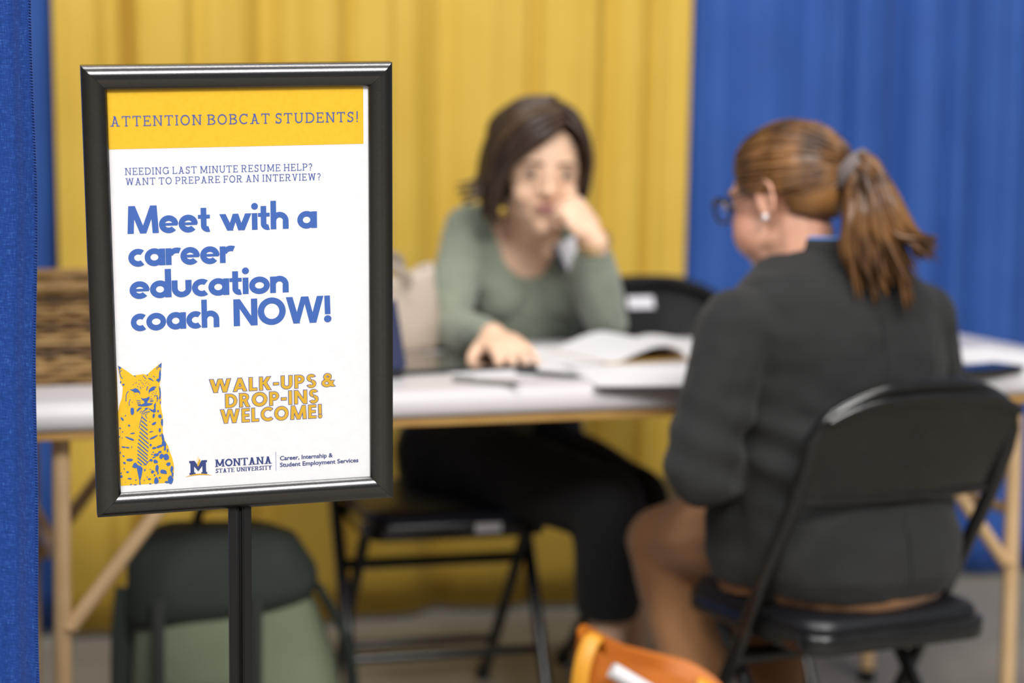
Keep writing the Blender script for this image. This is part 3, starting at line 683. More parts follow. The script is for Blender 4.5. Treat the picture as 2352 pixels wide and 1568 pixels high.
for a in ((105,715,25,12,50),(185,790,14,12,40),(225,880,28,8,-5),(195,942,56,11,22),(80,820,12,8,20),(108,862,10,5,-30),(142,675,6,9,0),(75,920,6,12,0),(105,933,6,5,0),(120,1040,22,9,10),(165,1045,26,8,5),(214,1040,5,13,15),(190,1190,40,17,-3),(128,1225,18,11,35),(120,1145,14,8,35),(83,1105,7,14,0),(165,1332,16,12,0),(190,1410,24,10,0),(128,1295,6,12,-25),(95,1382,14,18,0),(90,1345,8,10,0),(205,1478,12,6,0),(262,1425,8,9,0),(140,1450,5,4,0),(255,1480,18,5,0),
          (440,860,26,6,-12),(540,840,13,26,0),(462,930,50,11,-26),(500,908,18,7,-20),(545,905,9,10,0),(434,1015,14,16,0),(475,1052,28,14,-10),(540,1030,44,14,-24),(575,930,13,60,-10),(590,1000,22,40,-20),(500,1130,38,18,-18),(540,1098,22,16,-20),(560,1150,24,34,20),(615,1155,34,38,10),(490,1210,26,22,20),(440,1192,22,14,10),(640,1240,26,22,0),(508,1290,18,46,5),(583,1330,46,24,8),(455,1330,22,18,-20),(680,1300,18,42,0),(668,1425,36,46,0),(500,1430,26,46,0),(420,1415,20,12,0),(366,1308,10,15,15),(625,1450,28,12,0),(450,1125,12,6,0),(480,1370,10,14,0),(540,1400,14,10,0),(600,1060,14,26,10),(470,1160,18,7,-10),(690,1360,12,30,0),(430,1470,14,6,0),(395,1390,6,8,0),(360,1430,5,9,0),(630,1080,10,22,0),(520,1345,10,18,0),(430,1300,8,6,0),(465,1100,10,7,0)): spot(*a)
P_((218,1272),(240,1225),(262,1222),(290,1255),(318,1262),(342,1288),(328,1380),(312,1430),(318,1480),(302,1480),(302,1430),(284,1340),(272,1282),(245,1285))
flat(cb, 'bobcat_markings', INK_B, 0.0005, ct)

# ---- pole and base of the stand
sp = Vector((-0.2915, 2.112, 0)); pw, pd = 0.0237, 0.012
prof2 = [(-.5, -.5), (-.5, .5), (.5, .5), (.5, -.5), (.16, -.5), (.11, -.62), (.05, -.5), (.03, -.28), (-.03, -.28), (-.05, -.5), (-.11, -.62), (-.16, -.5)]
rx, ry = Vector((0.9667, 0.2559, 0)), Vector((-0.2559, 0.9667, 0))
pm = MB(); pm.loft([[sp + rx * (x * pw) + ry * (y * pd) + Vector((0, 0, z)) for x, y in prof2] for z in (0.012, 0.80)])
pm.build('pole', POLE, sign, bevel=0.0012, angle=30)
bs = MB(); slab(bs, (sp.x, sp.y, 0), rx, ry, 0.15, 0.125, 0.02, [(0.004, 0.0), (0, 0.003), (0, 0.009), (0.004, 0.013)]); bs.build('base_plate', POLE, sign, angle=60)
hb = MB(); hb.box(S_(IW / 2 - 0.004, IH + 0.000, -0.024), (0.0200, 0.012, 0.07), basis(SX, -SN, SZ)); hb.build('pole_bracket', POLE, sign, bevel=0.002)
# ------------------------------------------------------------------ people
SKIN_A = mat('warm_skin', '#eabf9f', rough=0.5, color2='#edc4a6', scale=14, sss=0.08, bump=0.02, bscale=300)
SKIN_B = mat('fair_rosy_skin', '#d8a488', rough=0.5, color2='#cf947c', scale=10, sss=0.08, bump=0.02, bscale=300)
LIP = mat('lip_skin', '#9c5a58', rough=0.4)
EYE_W = mat('eye_white', '#cfc5bf', rough=0.2)
EYE_D = mat('eye_dark', '#2c1f19', rough=0.15)
BROW = mat('dark_brow_hair', '#4a3528', rough=0.7)
HAIR_A = mat('dark_brown_hair', '#33241b', rough=0.42, color2='#4a382c', scale=26, bump=0.3, bscale=70, stretch=(1, 1, 0.25))
HAIR_B = mat('auburn_hair', '#3d2716', rough=0.40, color2='#8e6236', scale=22, bump=0.35, bscale=60, stretch=(1, 1, 0.5), contrast=(0.35, 0.7))
SAGE = mat('sage_green_knit', '#7c8474', rough=0.85, color2='#868e7d', scale=9, sheen=0.25, bump=0.12, bscale=420)
BLACK_CLOTH = mat('black_trouser_cloth', '#0b0b0d', rough=0.9, sheen=0.05, color2='#0f0f12', scale=8)
FLEECE = mat('black_fleece', '#202020', rough=0.95, sheen=0.06, color2='#242424', scale=10, bump=0.2, bscale=260)
CAMEL = mat('camel_trouser_cloth', '#94673f', rough=0.85, color2='#9e7048', scale=7, sheen=0.15, bump=0.1, bscale=300)
GOLD = mat('pale_gold_metal', '#d9c28a', rough=0.25, metal=0.9)
PEARL = mat('silver_stud', '#e6dcdc', rough=0.12, metal=0.4)

def hand(mb2, wrist, d, n, thumb, curl=(25, 30, 20), spread=4, size=1.0, thumb_dir=(0.75, 0.75, 0.1), curls=None):
    """palm and five fingers; d = finger direction, n = side the palm faces, thumb = +1 / -1 side"""
    d = Vector(d).normalized(); n = Vector(n); n = (n - d * n.dot(d)).normalized(); s = d.cross(n).normalized() * thumb
    k = size; W = Vector(wrist)
    R3 = basis(s, d, n)
    mb2.limb([W - d * 0.02 * k, W + d * 0.012 * k], [0.025 * k, 0.026 * k])
    mb2.ell(W + d * 0.048 * k, (0.041 * k, 0.052 * k, 0.0165 * k), R3)
    mb2.ell(W + d * 0.036 * k + s * 0.022 * k + n * 0.006 * k, (0.019 * k, 0.034 * k, 0.016 * k), R3)
    tips = []
    for i, (off, L, r) in enumerate(((0.030, 0.068, 0.0088), (0.0105, 0.076, 0.0090), (-0.0105, 0.071, 0.0086), (-0.030, 0.056, 0.0078))):
        p = W + (d * (0.088 - 0.010 * abs(off - 0.008) / 0.03) + s * off) * k
        a = math.radians(spread * (1.5 - i)); dd = (d * math.cos(a) + s * math.sin(a)).normalized(); nn = (n - dd * n.dot(dd)).normalized()
        pts = [p - dd * 0.03 * k, p]; ang = 0
        cs = curls[i] if curls else curl
        for c, fr in zip(cs, (0.46, 0.31, 0.23)):
            ang += math.radians(c); p = p + (dd * math.cos(ang) + nn * math.sin(ang)) * (L * fr * k); pts.append(p)
        mb2.limb(pts, [r * k * 1.02, r * k * 1.06, r * k, r * k * 0.93, r * k * 0.82]); tips.append(pts[-1])
    td = (s * thumb_dir[0] + d * thumb_dir[1] + n * thumb_dir[2]).normalized()
    p0 = W + (d * 0.022 + s * 0.026 + n * 0.004) * k; p1 = p0 + td * 0.036 * k
    td2 = (td + d * 0.45 - s * 0.15 + n * 0.15).normalized(); p2 = p1 + td2 * 0.028 * k; p3 = p2 + (td2 + d * 0.2).normalized() * 0.022 * k
    mb2.limb([p0, p1, p2, p3], [0.0150 * k, 0.0112 * k, 0.0100 * k, 0.0085 * k])
    return tips

def head(mb2, T, k=1.0):
    """skull, jaw, nose, ears; local frame: x = the person's left, -y = face, z = up, origin at ear level"""
    R3 = T.to_3x3()
    def E_(c, r, rot=None): mb2.ell(T @ (Vector(c) * k), tuple(q * k for q in r), (R3 @ rot) if rot else R3, nu=20, nv=14)
    E_((0, 0.014, 0.040), (0.074, 0.094, 0.080))                      # cranium
    E_((0, -0.030, 0.010), (0.066, 0.064, 0.082))                     # brow and cheeks
    E_((0, -0.036, -0.045), (0.054, 0.050, 0.058))                    # jaw
    E_((0, -0.070, -0.088), (0.020, 0.017, 0.017))                    # chin
    for s in (-1, 1):
        E_((s * 0.036, -0.062, -0.028), (0.026, 0.024, 0.026))        # cheek
        E_((s * 0.027, -0.076, 0.030), (0.023, 0.013, 0.010))         # brow ridge
        E_((s * 0.044, -0.018, -0.062), (0.018, 0.036, 0.018))        # jaw corner
        # ear: rim, lobe and cup
        c = Vector((s * 0.077, 0.010, 0.0))
        for a in range(0, 300, 24):
            t = math.radians(a - 60)
            E_((c.x + s * (0.004 + 0.006 * max(0, math.cos(t))), c.y + 0.017 * math.cos(t) + 0.004, c.z + 0.029 * math.sin(t) + 0.002), (0.0058, 0.0058, 0.0066))
        E_((c.x - s * 0.001, c.y + 0.004, c.z), (0.006, 0.013, 0.022)); E_((c.x + s * 0.001, c.y - 0.003, c.z - 0.028), (0.0055, 0.008, 0.009))
    for z, y, r in ((0.022, -0.088, 0.0075), (0.010, -0.094, 0.0078), (-0.004, -0.101, 0.0085), (-0.016, -0.106, 0.0105)):
        E_((0, y, z), (r, r, r * 1.15))                               # nose bridge to tip
    for s in (-1, 1): E_((s * 0.010, -0.096, -0.019), (0.0075, 0.009, 0.0065))
    E_((0, -0.083, -0.050), (0.022, 0.012, 0.018))                    # mouth mound

def face_parts(person, T, k=1.0, lid=0.7, eyes=True):
    R3 = T.to_3x3()
    for s in (-1, 1):
        e = MB(); e.ell(T @ (Vector((s * 0.031, -0.0795, 0.012)) * k), (0.0125 * k, 0.0085 * k, 0.0072 * k * lid), R3); eb = e.build('eye', EYE_W, person)
        i_ = MB(); i_.ell(T @ (Vector((s * 0.031, -0.0865, 0.0098)) * k), (0.0062 * k, 0.0022 * k, 0.0058 * k * lid), R3); i_.build('iris', EYE_D, eb)
        l = MB(); l.tube([T @ (Vector((s * (0.031 + q), -0.0855 + 0.25 * abs(q) , 0.0165 - 22 * q * q)) * k) for q in (-0.013, -0.007, 0, 0.007, 0.013)], [0.0012, 0.0026, 0.0032, 0.0026, 0.0012], n=6); l.build('eyelashes', EYE_D, eb)  # lashes, like the brows below, made extra thick to add eye-socket shade
        b = MB(); b.tube([T @ (Vector((s * x, y, z)) * k) for x, y, z in ((0.012, -0.0945, 0.0335), (0.024, -0.0945, 0.0362), (0.036, -0.0895, 0.0358), (0.049, -0.079, 0.0300))], [0.0026, 0.0038, 0.0034, 0.0014], n=6, flat=0.7); b.build('eyebrow', BROW, person)
    l = MB()
    l.tube([T @ (Vector(q) * k) for q in ((-0.022, -0.0875, -0.0475), (-0.010, -0.0955, -0.0445), (0, -0.0965, -0.0455), (0.010, -0.0955, -0.0445), (0.022, -0.0875, -0.0475))], [0.0012, 0.0034, 0.0030, 0.0034, 0.0012], n=8)
    l.tube([T @ (Vector(q) * k) for q in ((-0.021, -0.087, -0.0485), (-0.009, -0.0945, -0.0535), (0, -0.0955, -0.0545), (0.009, -0.0945, -0.0535), (0.021, -0.087, -0.0485))], [0.0012, 0.0040, 0.0046, 0.0040, 0.0012], n=8)
    l.build('lips', LIP, person)

def frame_at(origin, fwd, up):
    """local frame of a head: -y forward, z up"""
    f = Vector(fwd).normalized(); u = Vector(up); u = (u - f * u.dot(f)).normalized(); x = u.cross(f).normalized() * 1.0   # person's left
    m = Matrix.Identity(4)
    for i in range(3): m[i][0] = x[i]; m[i][1] = -f[i]; m[i][2] = u[i]; m[i][3] = Vector(origin)[i]
    return m

# ---------------------------------------------------------------- woman in green, across the table
WA = thing('person', 'woman in a sage green top resting her chin on her hand, facing the camera', 'person', (-0.06, 4.05, 0))
RW = Vector((0.975, 0.22, 0)).normalized(); FW = Vector((0.22, -0.975, 0)).normalized()          # across her chest / her front
hA, hB = Vector((-0.14, 3.95, 0.515)), Vector((0.02, 4.05, 0.515))
kA, kB = at(1398, 1160, 3.58), at(1462, 1150, 3.78)
mA, mB = at(1398, 1372, 3.62), at(1440, 1366, 3.78)
fA, fB = at(1385, 1560, 3.66), at(1462, 1530, 3.82)
fA.z = 0.075; fB.z = 0.075
pelv = (hA + hB) / 2 + Vector((0.0, 0.03, 0))
chest = at(1196, 640, 4.07); waist = Vector((0.0, 4.10, 0.70))
shR, shL = at(1076, 527, 4.03), at(1322, 545, 4.02)                  # image left / image right
neck = at(1212, 500, 4.04); hc = at(1240, 392, 3.90)
TA_ = frame_at(hc, (0.17, -0.95, -0.20), (0.05, -0.12, 1))
elR, wrR = at(1022, 752, 3.82), at(1128, 772, 3.62)
elL, wrL = at(1392, 735, 3.88), at(1362, 545, 3.76)
TK = lambda v, k: tuple(v * k)
body = MB()
head(body, TA_, 1.04)
body.limb([neck + Vector((0, 0.01, -0.03)), TA_ @ Vector((0, 0.01, -0.05))], [0.056, 0.050])
def tor(g):
    return [(pelv + Vector((0, 0, -0.07)), RW * (0.165 + g), FW * (0.12 + g)), (pelv + Vector((0, 0, 0.03)), RW * (0.17 + g), FW * (0.125 + g)), (waist, RW * (0.122 + g), FW * (0.092 + g)),
            (Vector((chest.x, chest.y, 0.78)), RW * (0.128 + g), FW * (0.098 + g)), (chest + Vector((0, 0, -0.01)), RW * (0.145 + g), FW * (0.108 + g)), (chest + Vector((0.006, -0.005, 0.05)), RW * (0.150 + g), FW * (0.098 + g)),
            (neck + Vector((-0.01, 0.0, -0.05)), RW * (0.142 + g), FW * (0.07 + g)), (neck + Vector((-0.005, 0, -0.015)), RW * (0.105 + g), FW * (0.055 + g)), (neck + Vector((0, 0, 0.012)), RW * (0.058 + g), FW * (0.05 + g))]
body.rings(tor(-0.006))
for sh, el, wr in ((shR, elR, wrR), (shL, elL, wrL)):
    body.limb([sh, el, wr], [0.042, 0.034, 0.024])
tipsR = hand(body, wrR, at(1196, 842, 3.50) - wrR + Vector((0, 0, 0.02)), (0.05, 0.3, -1), -1, curl=(16, 26, 16), spread=6, size=1.0, thumb_dir=(0.8, 0.55, 0.25))
chinp = TA_ @ Vector((0.03, -0.088, -0.085))
hand(body, wrL, (at(1318, 484, 3.77) - wrL), Vector((-0.55, 0.75, -0.30)), -1, curl=(66, 82, 50), spread=2, size=0.90, thumb_dir=(0.35, 0.9, 0.3))
for kk, mm, ff in ((kA, mA, fA), (kB, mB, fB)):
    body.limb([kk, mm, ff], [0.048, 0.040, 0.030])
    toe = ff + Vector((0.03, -0.13, -0.045))
    body.limb([ff + Vector((0, 0.03, -0.045)), ff + Vector((0.01, -0.05, -0.035)), toe], [0.028, 0.034, 0.026])
body.limb([hA, kA], [0.07, 0.05]); body.limb([hB, kB], [0.07, 0.05])
remesh(body, 'body', SKIN_A, WA, voxel=0.004, it=5)
face_parts(WA, TA_, 1.04, lid=0.8)
# knitted top with a deep scooped neckline
top_ = MB(); top_.rings(tor(0.004))
for s in (-1, 1): top_.ell(chest + RW * (0.062 * s) + FW * 0.082 + Vector((0, 0, -0.02)), (0.056, 0.050, 0.058))
top_.limb([shR + Vector((0.05, 0, 0.0)), shR, (shR + elR) / 2, elR, (elR + wrR) / 2, wrR + (elR - wrR).normalized() * 0.01], [0.05, 0.053, 0.048, 0.043, 0.040, 0.031])
top_.limb([shL + Vector((-0.05, 0, 0.0)), shL, (shL + elL) / 2, elL, (elL + wrL) / 2, wrL + (elL - wrL).normalized() * 0.03], [0.05, 0.053, 0.048, 0.044, 0.041, 0.032])
nc = at(1216, 560, 3.96)
def scoop(co, no):
    d = co - nc
    x = d.dot(RW); z = d.z; f = (co - chest).dot(FW)
    if co.z > neck.z - 0.004 and abs(d.dot(RW)) < 0.085 and (co - shR).length > 0.06 and (co - shL).length > 0.06: return True
    lo = -0.066 + 0.10 * (abs(x) / 0.066) ** 3
    return f > -0.03 and abs(x) < 0.066 and z > lo and (co - elL).length > 0.06 and (co - (elL + wrL) / 2).length > 0.075 and (co - wrL).length > 0.07
def knit_folds(co):
    return 0.0035 * noise.noise(Vector((co.x * 16, co.y * 16, co.z * 26))) + 0.002 * noise.noise(co * 55)
remesh(top_, 'knit_top', SAGE, WA, voxel=0.005, it=7, cut=scoop, disp=knit_folds)
tr = MB(); tr.rings([(pelv + Vector((0, 0, -0.085)), RW * 0.17, FW * 0.13), (pelv + Vector((0, 0, 0.0)), RW * 0.182, FW * 0.138), (waist + Vector((0, 0, -0.04)), RW * 0.142, FW * 0.112), (waist, RW * 0.13, FW * 0.102)])
tr.limb([hA, hA.lerp(kA, 0.5), kA, mA], [0.096, 0.082, 0.070, 0.064]); tr.limb([hB, hB.lerp(kB, 0.5), kB, mB], [0.092, 0.076, 0.066, 0.064])
remesh(tr, 'trousers', BLACK_CLOTH, WA, voxel=0.007, it=6, disp=lambda co: 0.004 * noise.noise(co * 14), cut=lambda co, no: co.z < min(mA.z, mB.z) - 0.008)
# hair: a cap over the skull and many overlapping locks
def locks(person, T, k, paths, m, name='hair', seed=4, cap=None, jitter=0.004, w=(0.011, 0.006)):
    r = random.Random(seed); b = MB()
    if cap: cap(b)
    for path, count, spread, rad in paths:
        P = [Vector(p) for p in path]
        for i in range(count):
            f = (i / max(1, count - 1) - 0.5) * 2
            o_ = Vector(spread) * f
            q = []
            for j, p in enumerate(P):
                t = j / (len(P) - 1)
                q.append(T @ ((p + o_ * (1.0 if j else 0.5) + Vector((r.uniform(-1, 1), r.uniform(-1, 1), r.uniform(-1, 1))) * jitter * (0.4 + t)) * k))
            q = spline(q, 4); n = len(q)
            b.tube(q, [rad * k * (0.55 + 0.45 * math.sin(PI * min(1, 0.15 + 0.85 * a / (n - 1))) ) * (1 - 0.55 * (a / (n - 1)) ** 3) for a in range(n)], n=7, flat=0.6)
    return b
def capA(b):
    for th in range(1): pass
    R3 = TA_.to_3x3()
    b.ell(TA_ @ (Vector((0, 0.020, 0.046)) * 1.04), (0.083, 0.096, 0.085), R3, nu=24, nv=16)
    b.ell(TA_ @ (Vector((-0.012, 0.045, -0.02)) * 1.04), (0.074, 0.060, 0.085), R3, nu=24, nv=16)
# her right side = image left = local -x ; part line slightly to her left
pathsA = [
 (((0.026, -0.042, 0.122), (-0.026, -0.062, 0.106), (-0.068, -0.050, 0.058), (-0.087, -0.026, 0.002), (-0.092, -0.010, -0.05), (-0.088, -0.002, -0.096)), 8, (0.003, 0.018, 0.004), 0.014),
 (((0.030, -0.056, 0.104), (-0.004, -0.080, 0.094), (-0.040, -0.078, 0.066), (-0.068, -0.058, 0.024), (-0.078, -0.044, -0.02), (-0.080, -0.036, -0.06)), 5, (0.002, 0.006, 0.006), 0.010),
 (((0.026, -0.052, 0.112), (-0.020, -0.078, 0.094), (-0.060, -0.066, 0.052), (-0.080, -0.040, 0.004), (-0.086, -0.022, -0.05), (-0.078, -0.012, -0.098)), 7, (0.004, 0.016, 0.004), 0.013),
 (((0.026, -0.030, 0.126), (-0.035, -0.045, 0.112), (-0.078, -0.030, 0.060), (-0.094, -0.008, 0.0), (-0.098, 0.004, -0.05), (-0.098, 0.010, -0.09)), 7, (0.004, 0.022, 0.0), 0.014),
 (((0.022, 0.0, 0.132), (-0.045, 0.0, 0.116), (-0.088, 0.012, 0.06), (-0.102, 0.025, 0.0), (-0.116, 0.01, -0.040), (-0.150, -0.005, -0.050)), 7, (0.0, 0.022, 0.010), 0.013),
 (((0.02, 0.04, 0.126), (-0.045, 0.055, 0.105), (-0.082, 0.07, 0.05), (-0.096, 0.07, -0.01), (-0.10, 0.06, -0.06), (-0.085, 0.05, -0.105)), 6, (0.0, 0.022, 0.0), 0.014),
 (((0.034, -0.054, 0.110), (0.062, -0.056, 0.082), (0.078, -0.042, 0.040), (0.083, -0.030, -0.010), (0.082, -0.022, -0.045), (0.080, -0.018, -0.068)), 6, (0.0, 0.018, 0.0), 0.011),
 (((0.034, -0.01, 0.128), (0.066, -0.008, 0.098), (0.084, 0.0, 0.045), (0.088, 0.012, -0.01), (0.086, 0.015, -0.05), (0.080, 0.012, -0.075)), 6, (0.0, 0.024, 0.0), 0.012),
 (((0.0, 0.07, 0.118), (0.0, 0.105, 0.07), (0.0, 0.112, 0.01), (0.0, 0.10, -0.05), (-0.01, 0.085, -0.095)), 10, (0.075, 0.0, 0.0), 0.015),
]
hb_ = locks(WA, TA_, 1.04, pathsA, HAIR_A, cap=None, seed=5)
capmb = MB(); capA(capmb)
def hairline(co, no):
    q = TA_.inverted() @ co / 1.04
    lim = 0.078 - 1.05 * max(0, -q.x - 0.0) * 0.55 if q.x < 0.02 else 0.078 - 0.6 * (q.x - 0.02)
    return q.y < -0.028 and q.z < lim
cap_o = remesh(capmb, 'hair', HAIR_A, WA, voxel=0.004, it=3, cut=hairline)
hb_.build('hair_locks', HAIR_A, cap_o, angle=180)
# name badge and bracelet
bq = at(1312, 582, 3.94); bR = basis(RW, -FW, Vector((0, 0, 1))) @ Matrix.Rotation(math.radians(-24), 3, 'Y') @ Matrix.Rotation(math.radians(-12), 3, 'X')
bg = MB(); bg.box(bq, (0.044, 0.004, 0.058), bR); badge = bg.build('name_badge', STICKER, WA, bevel=0.0015)
b2_ = MB(); b2_.box(bq + bR @ Vector((-0.026, -0.001, 0.002)), (0.010, 0.006, 0.055), bR); b2_.build('badge_edge', NAVY, badge, bevel=0.001)
br = MB(); dvec = (elL - wrL).normalized(); a_ = dvec.cross(Vector((0, 1, 0))).normalized(); b_ = dvec.cross(a_)
for j in range(2):
    c_ = wrL + dvec * (0.004 + 0.012 * j)
    br.tube([c_ + (a_ * math.cos(2 * PI * q / 20) + b_ * math.sin(2 * PI * q / 20)) * 0.0315 for q in range(21)], 0.0028, n=6)
br.build('bracelet', GOLD, WA)
for ff in (fA, fB):
    s_ = MB(); s_.limb([ff + Vector((0, 0.035, -0.052)), ff + Vector((0.01, -0.04, -0.046)), ff + Vector((0.032, -0.145, -0.050))], [0.030, 0.036, 0.029])
    remesh(s_, 'shoe', BLACK_VINYL, WA, voxel=0.006, it=3, cut=None)
# ---------------------------------------------------------------- ponytailed woman in the foreground chair
WB = thing('person', 'woman in black fleece and camel trousers with auburn ponytail, seen from behind', 'person', (0.56, 3.16, 0))
RN = Vector((math.cos(math.radians(27)), math.sin(math.radians(27)), 0)); FN = Vector((-RN.y, RN.x, 0))
Z_ = Vector((0, 0, 1))
hcB = at(1808, 462, 3.22)
TB_ = frame_at(hcB, (-0.74, 0.64, -0.26), (-0.10, 0.14, 1))
KB = 0.965
nb = at(1858, 600, 3.20)
sL, sR = at(1692, 752, 3.10), at(2112, 738, 3.25)
eL = at(1606, 1078, 3.06); wL = Vector((0.415, 3.29, 0.60))
eR = Vector((0.72, 3.36, 0.66)); wR = Vector((0.50, 3.44, 0.775))
jL, jR = Vector((0.465, 3.19, 0.525)), Vector((0.635, 3.27, 0.525))
nL, nR = at(1528, 1248, 3.50), Vector((0.44, 3.62, 0.475))
aL, aR = Vector((0.355, 3.30, 0.085)), Vector((0.475, 3.34, 0.085))
tors = [(0.548, 3.187, 0.430, 0.164, 0.142), (0.552, 3.182, 0.465, 0.178, 0.158), (0.550, 3.186, 0.53, 0.182, 0.152), (0.542, 3.195, 0.59, 0.180, 0.138), (0.535, 3.195, 0.66, 0.184, 0.124), (0.530, 3.20, 0.72, 0.180, 0.122),
        (0.528, 3.195, 0.79, 0.184, 0.120), (0.524, 3.19, 0.85, 0.190, 0.114), (0.520, 3.195, 0.90, 0.182, 0.102), (0.514, 3.20, 0.935, 0.148, 0.090), (0.508, 3.208, 0.958, 0.108, 0.078), (0.502, 3.215, 0.975, 0.074, 0.066)]
bb = MB(); head(bb, TB_, KB)
bb.limb([nb + Vector((0, 0, -0.06)), TB_ @ Vector((0, 0.012, -0.045))], [0.060, 0.056])
bb.ell(TB_ @ (Vector((0, -0.035, -0.072)) * KB), (0.054, 0.050, 0.042), TB_.to_3x3())
for s in (-1, 1): bb.ell(TB_ @ (Vector((s * 0.036, -0.048, -0.045)) * KB), (0.034, 0.040, 0.042), TB_.to_3x3())
bb.rings([(Vector((x, y, z)), RN * (a - 0.012), FN * (b - 0.012)) for x, y, z, a, b in tors])
for sh, el, wr in ((sL, eL, wL), (sR, eR, wR)): bb.limb([sh, el, wr], [0.046, 0.038, 0.026])
hand(bb, wL, Vector((0.05, 0.9, -0.25)), Vector((0.2, 0.1, -1)), -1, curl=(20, 25, 15), thumb_dir=(0.7, 0.7, 0.2))
hand(bb, wR, Vector((-0.45, 0.85, -0.02)), Vector((0, 0, -1)), 1, curl=(12, 18, 10), thumb_dir=(0.7, 0.7, 0.1))
for j, n_, a in ((jL, nL, aL), (jR, nR, aR)): bb.limb([j, n_, a], [0.075, 0.055, 0.034]); bb.limb([a + FN * -0.02 + Z_ * -0.045, a + FN * 0.07 + Z_ * -0.045, a + FN * 0.15 + Z_ * -0.055], [0.03, 0.034, 0.024])
remesh(bb, 'body', SKIN_B, WB, voxel=0.004, it=5)
face_parts(WB, TB_, KB)
# fleece jacket
jk = MB(); jk.rings([(Vector((x, y, z)), RN * (a + 0.006), FN * (b + 0.006)) for x, y, z, a, b in tors], n=32, power=2.05)
jk.rings([(Vector((x, y, z)) + FN * 0.075 + RN * 0.012, RN * a, FN * b) for x, y, z, a, b in ((0.540, 3.19, 0.434, 0.204, 0.094), (0.540, 3.185, 0.48, 0.216, 0.10), (0.540, 3.188, 0.54, 0.216, 0.10), (0.538, 3.195, 0.62, 0.196, 0.09))], n=32)
jk.limb([sL + RN * 0.06, sL, sL.lerp(eL, 0.5), eL, eL.lerp(wL, 0.5), wL + (eL - wL).normalized() * 0.03], [0.060, 0.064, 0.060, 0.058, 0.050, 0.038])
jk.limb([sR - RN * 0.06, sR, sR.lerp(eR, 0.5), eR, eR.lerp(wR, 0.5), wR + (eR - wR).normalized() * 0.03], [0.060, 0.064, 0.060, 0.054, 0.048, 0.038])
def fleece_folds(co):
    a = noise.noise(Vector((co.x * 10, co.y * 10, co.z * 16))) * 0.006 + noise.noise(co * 30) * 0.0022
    w = math.exp(-((co.z - 0.66) / 0.10) ** 2) * math.exp(-(((co - Vector((0.40, 3.08, 0.66))).length) / 0.13) ** 2)
    return a + 0.006 * w * math.sin(co.z * 95 + co.x * 40)
jko = remesh(jk, 'fleece_jacket', FLEECE, WB, voxel=0.0055, it=6, disp=fleece_folds)
cr = MB()                                                            # stand-up collar
ring0, ring1, ring2 = [], [], []
cax = (TB_ @ Vector((0, 0.0, -0.03)) - nb).normalized(); cx_ = cax.cross(FN).normalized(); cy_ = cax.cross(cx_)
cc = Vector((0.505, 3.212, 0.958))
outer, inner, rim = [], [], []
prof_c = [(0.098, -0.030), (0.088, -0.006), (0.080, 0.018), (0.077, 0.034), (0.072, 0.038), (0.068, 0.032), (0.070, 0.0)]
rings_c = []
for k in range(33):
    t = 2 * PI * k / 32
    dirv = RN * math.cos(t) + FN * math.sin(t)
    drop = 0.024 * max(0, math.sin(t))                               # lower in front
    rings_c.append([cc + dirv * r_ + Z_ * (z_ - drop) for r_, z_ in prof_c])
cr.loft(rings_c, cap=False); cr.build('collar', FLEECE, jko, angle=180)
ln = MB(); ln.tube([cc + (RN * math.cos(t) + FN * math.sin(t)) * 0.071 + Z_ * (0.036 - 0.022 * max(0, math.sin(t))) for t in [2 * PI * k / 28 for k in range(29)]], 0.0055, n=8, flat=0.6)
ln.build('lanyard', mat('bright_blue_lanyard', '#4f7fc4', rough=0.6), WB)
sm_ = MB(); sm_.tube([Vector((0.562, 3.125, 0.0)) * 0 + Vector((x, y, z)) - FN * (b + 0.0075) for x, y, z, a, b in tors[1:11]], 0.0014, n=5); sm_.build('back_seam', FLEECE, jko)
# trousers
tr = MB(); tr.rings([(Vector((0.546, 3.192, 0.411)), RN * 0.150, FN * 0.136), (Vector((0.549, 3.188, 0.434)), RN * 0.166, FN * 0.149), (Vector((0.549, 3.19, 0.50)), RN * 0.164, FN * 0.138), (Vector((0.542, 3.195, 0.58)), RN * 0.155, FN * 0.12)], power=2.05)
tr.rings([(Vector((0.54, 3.19, z)) + FN * 0.075 + RN * 0.012, RN * a, FN * b) for z, a, b in ((0.413, 0.185, 0.085), (0.45, 0.2, 0.088), (0.54, 0.2, 0.088))])
tr.limb([jL, jL.lerp(nL, 0.5), nL, nL.lerp(aL, 0.5), aL], [0.088, 0.084, 0.070, 0.062, 0.052]); tr.limb([jR, jR.lerp(nR, 0.5), nR, nR.lerp(aR, 0.5), aR], [0.088, 0.084, 0.070, 0.062, 0.052])
remesh(tr, 'trousers', CAMEL, WB, voxel=0.007, it=6, disp=lambda co: 0.005 * noise.noise(co * 15))
for a in (aL, aR):
    s_ = MB(); s_.limb([a + FN * -0.03 + Z_ * -0.045, a + FN * 0.06 + Z_ * -0.043, a + FN * 0.165 + Z_ * -0.052], [0.036, 0.038, 0.031]); remesh(s_, 'shoe', BLACK_VINYL, WB, voxel=0.006, it=3)
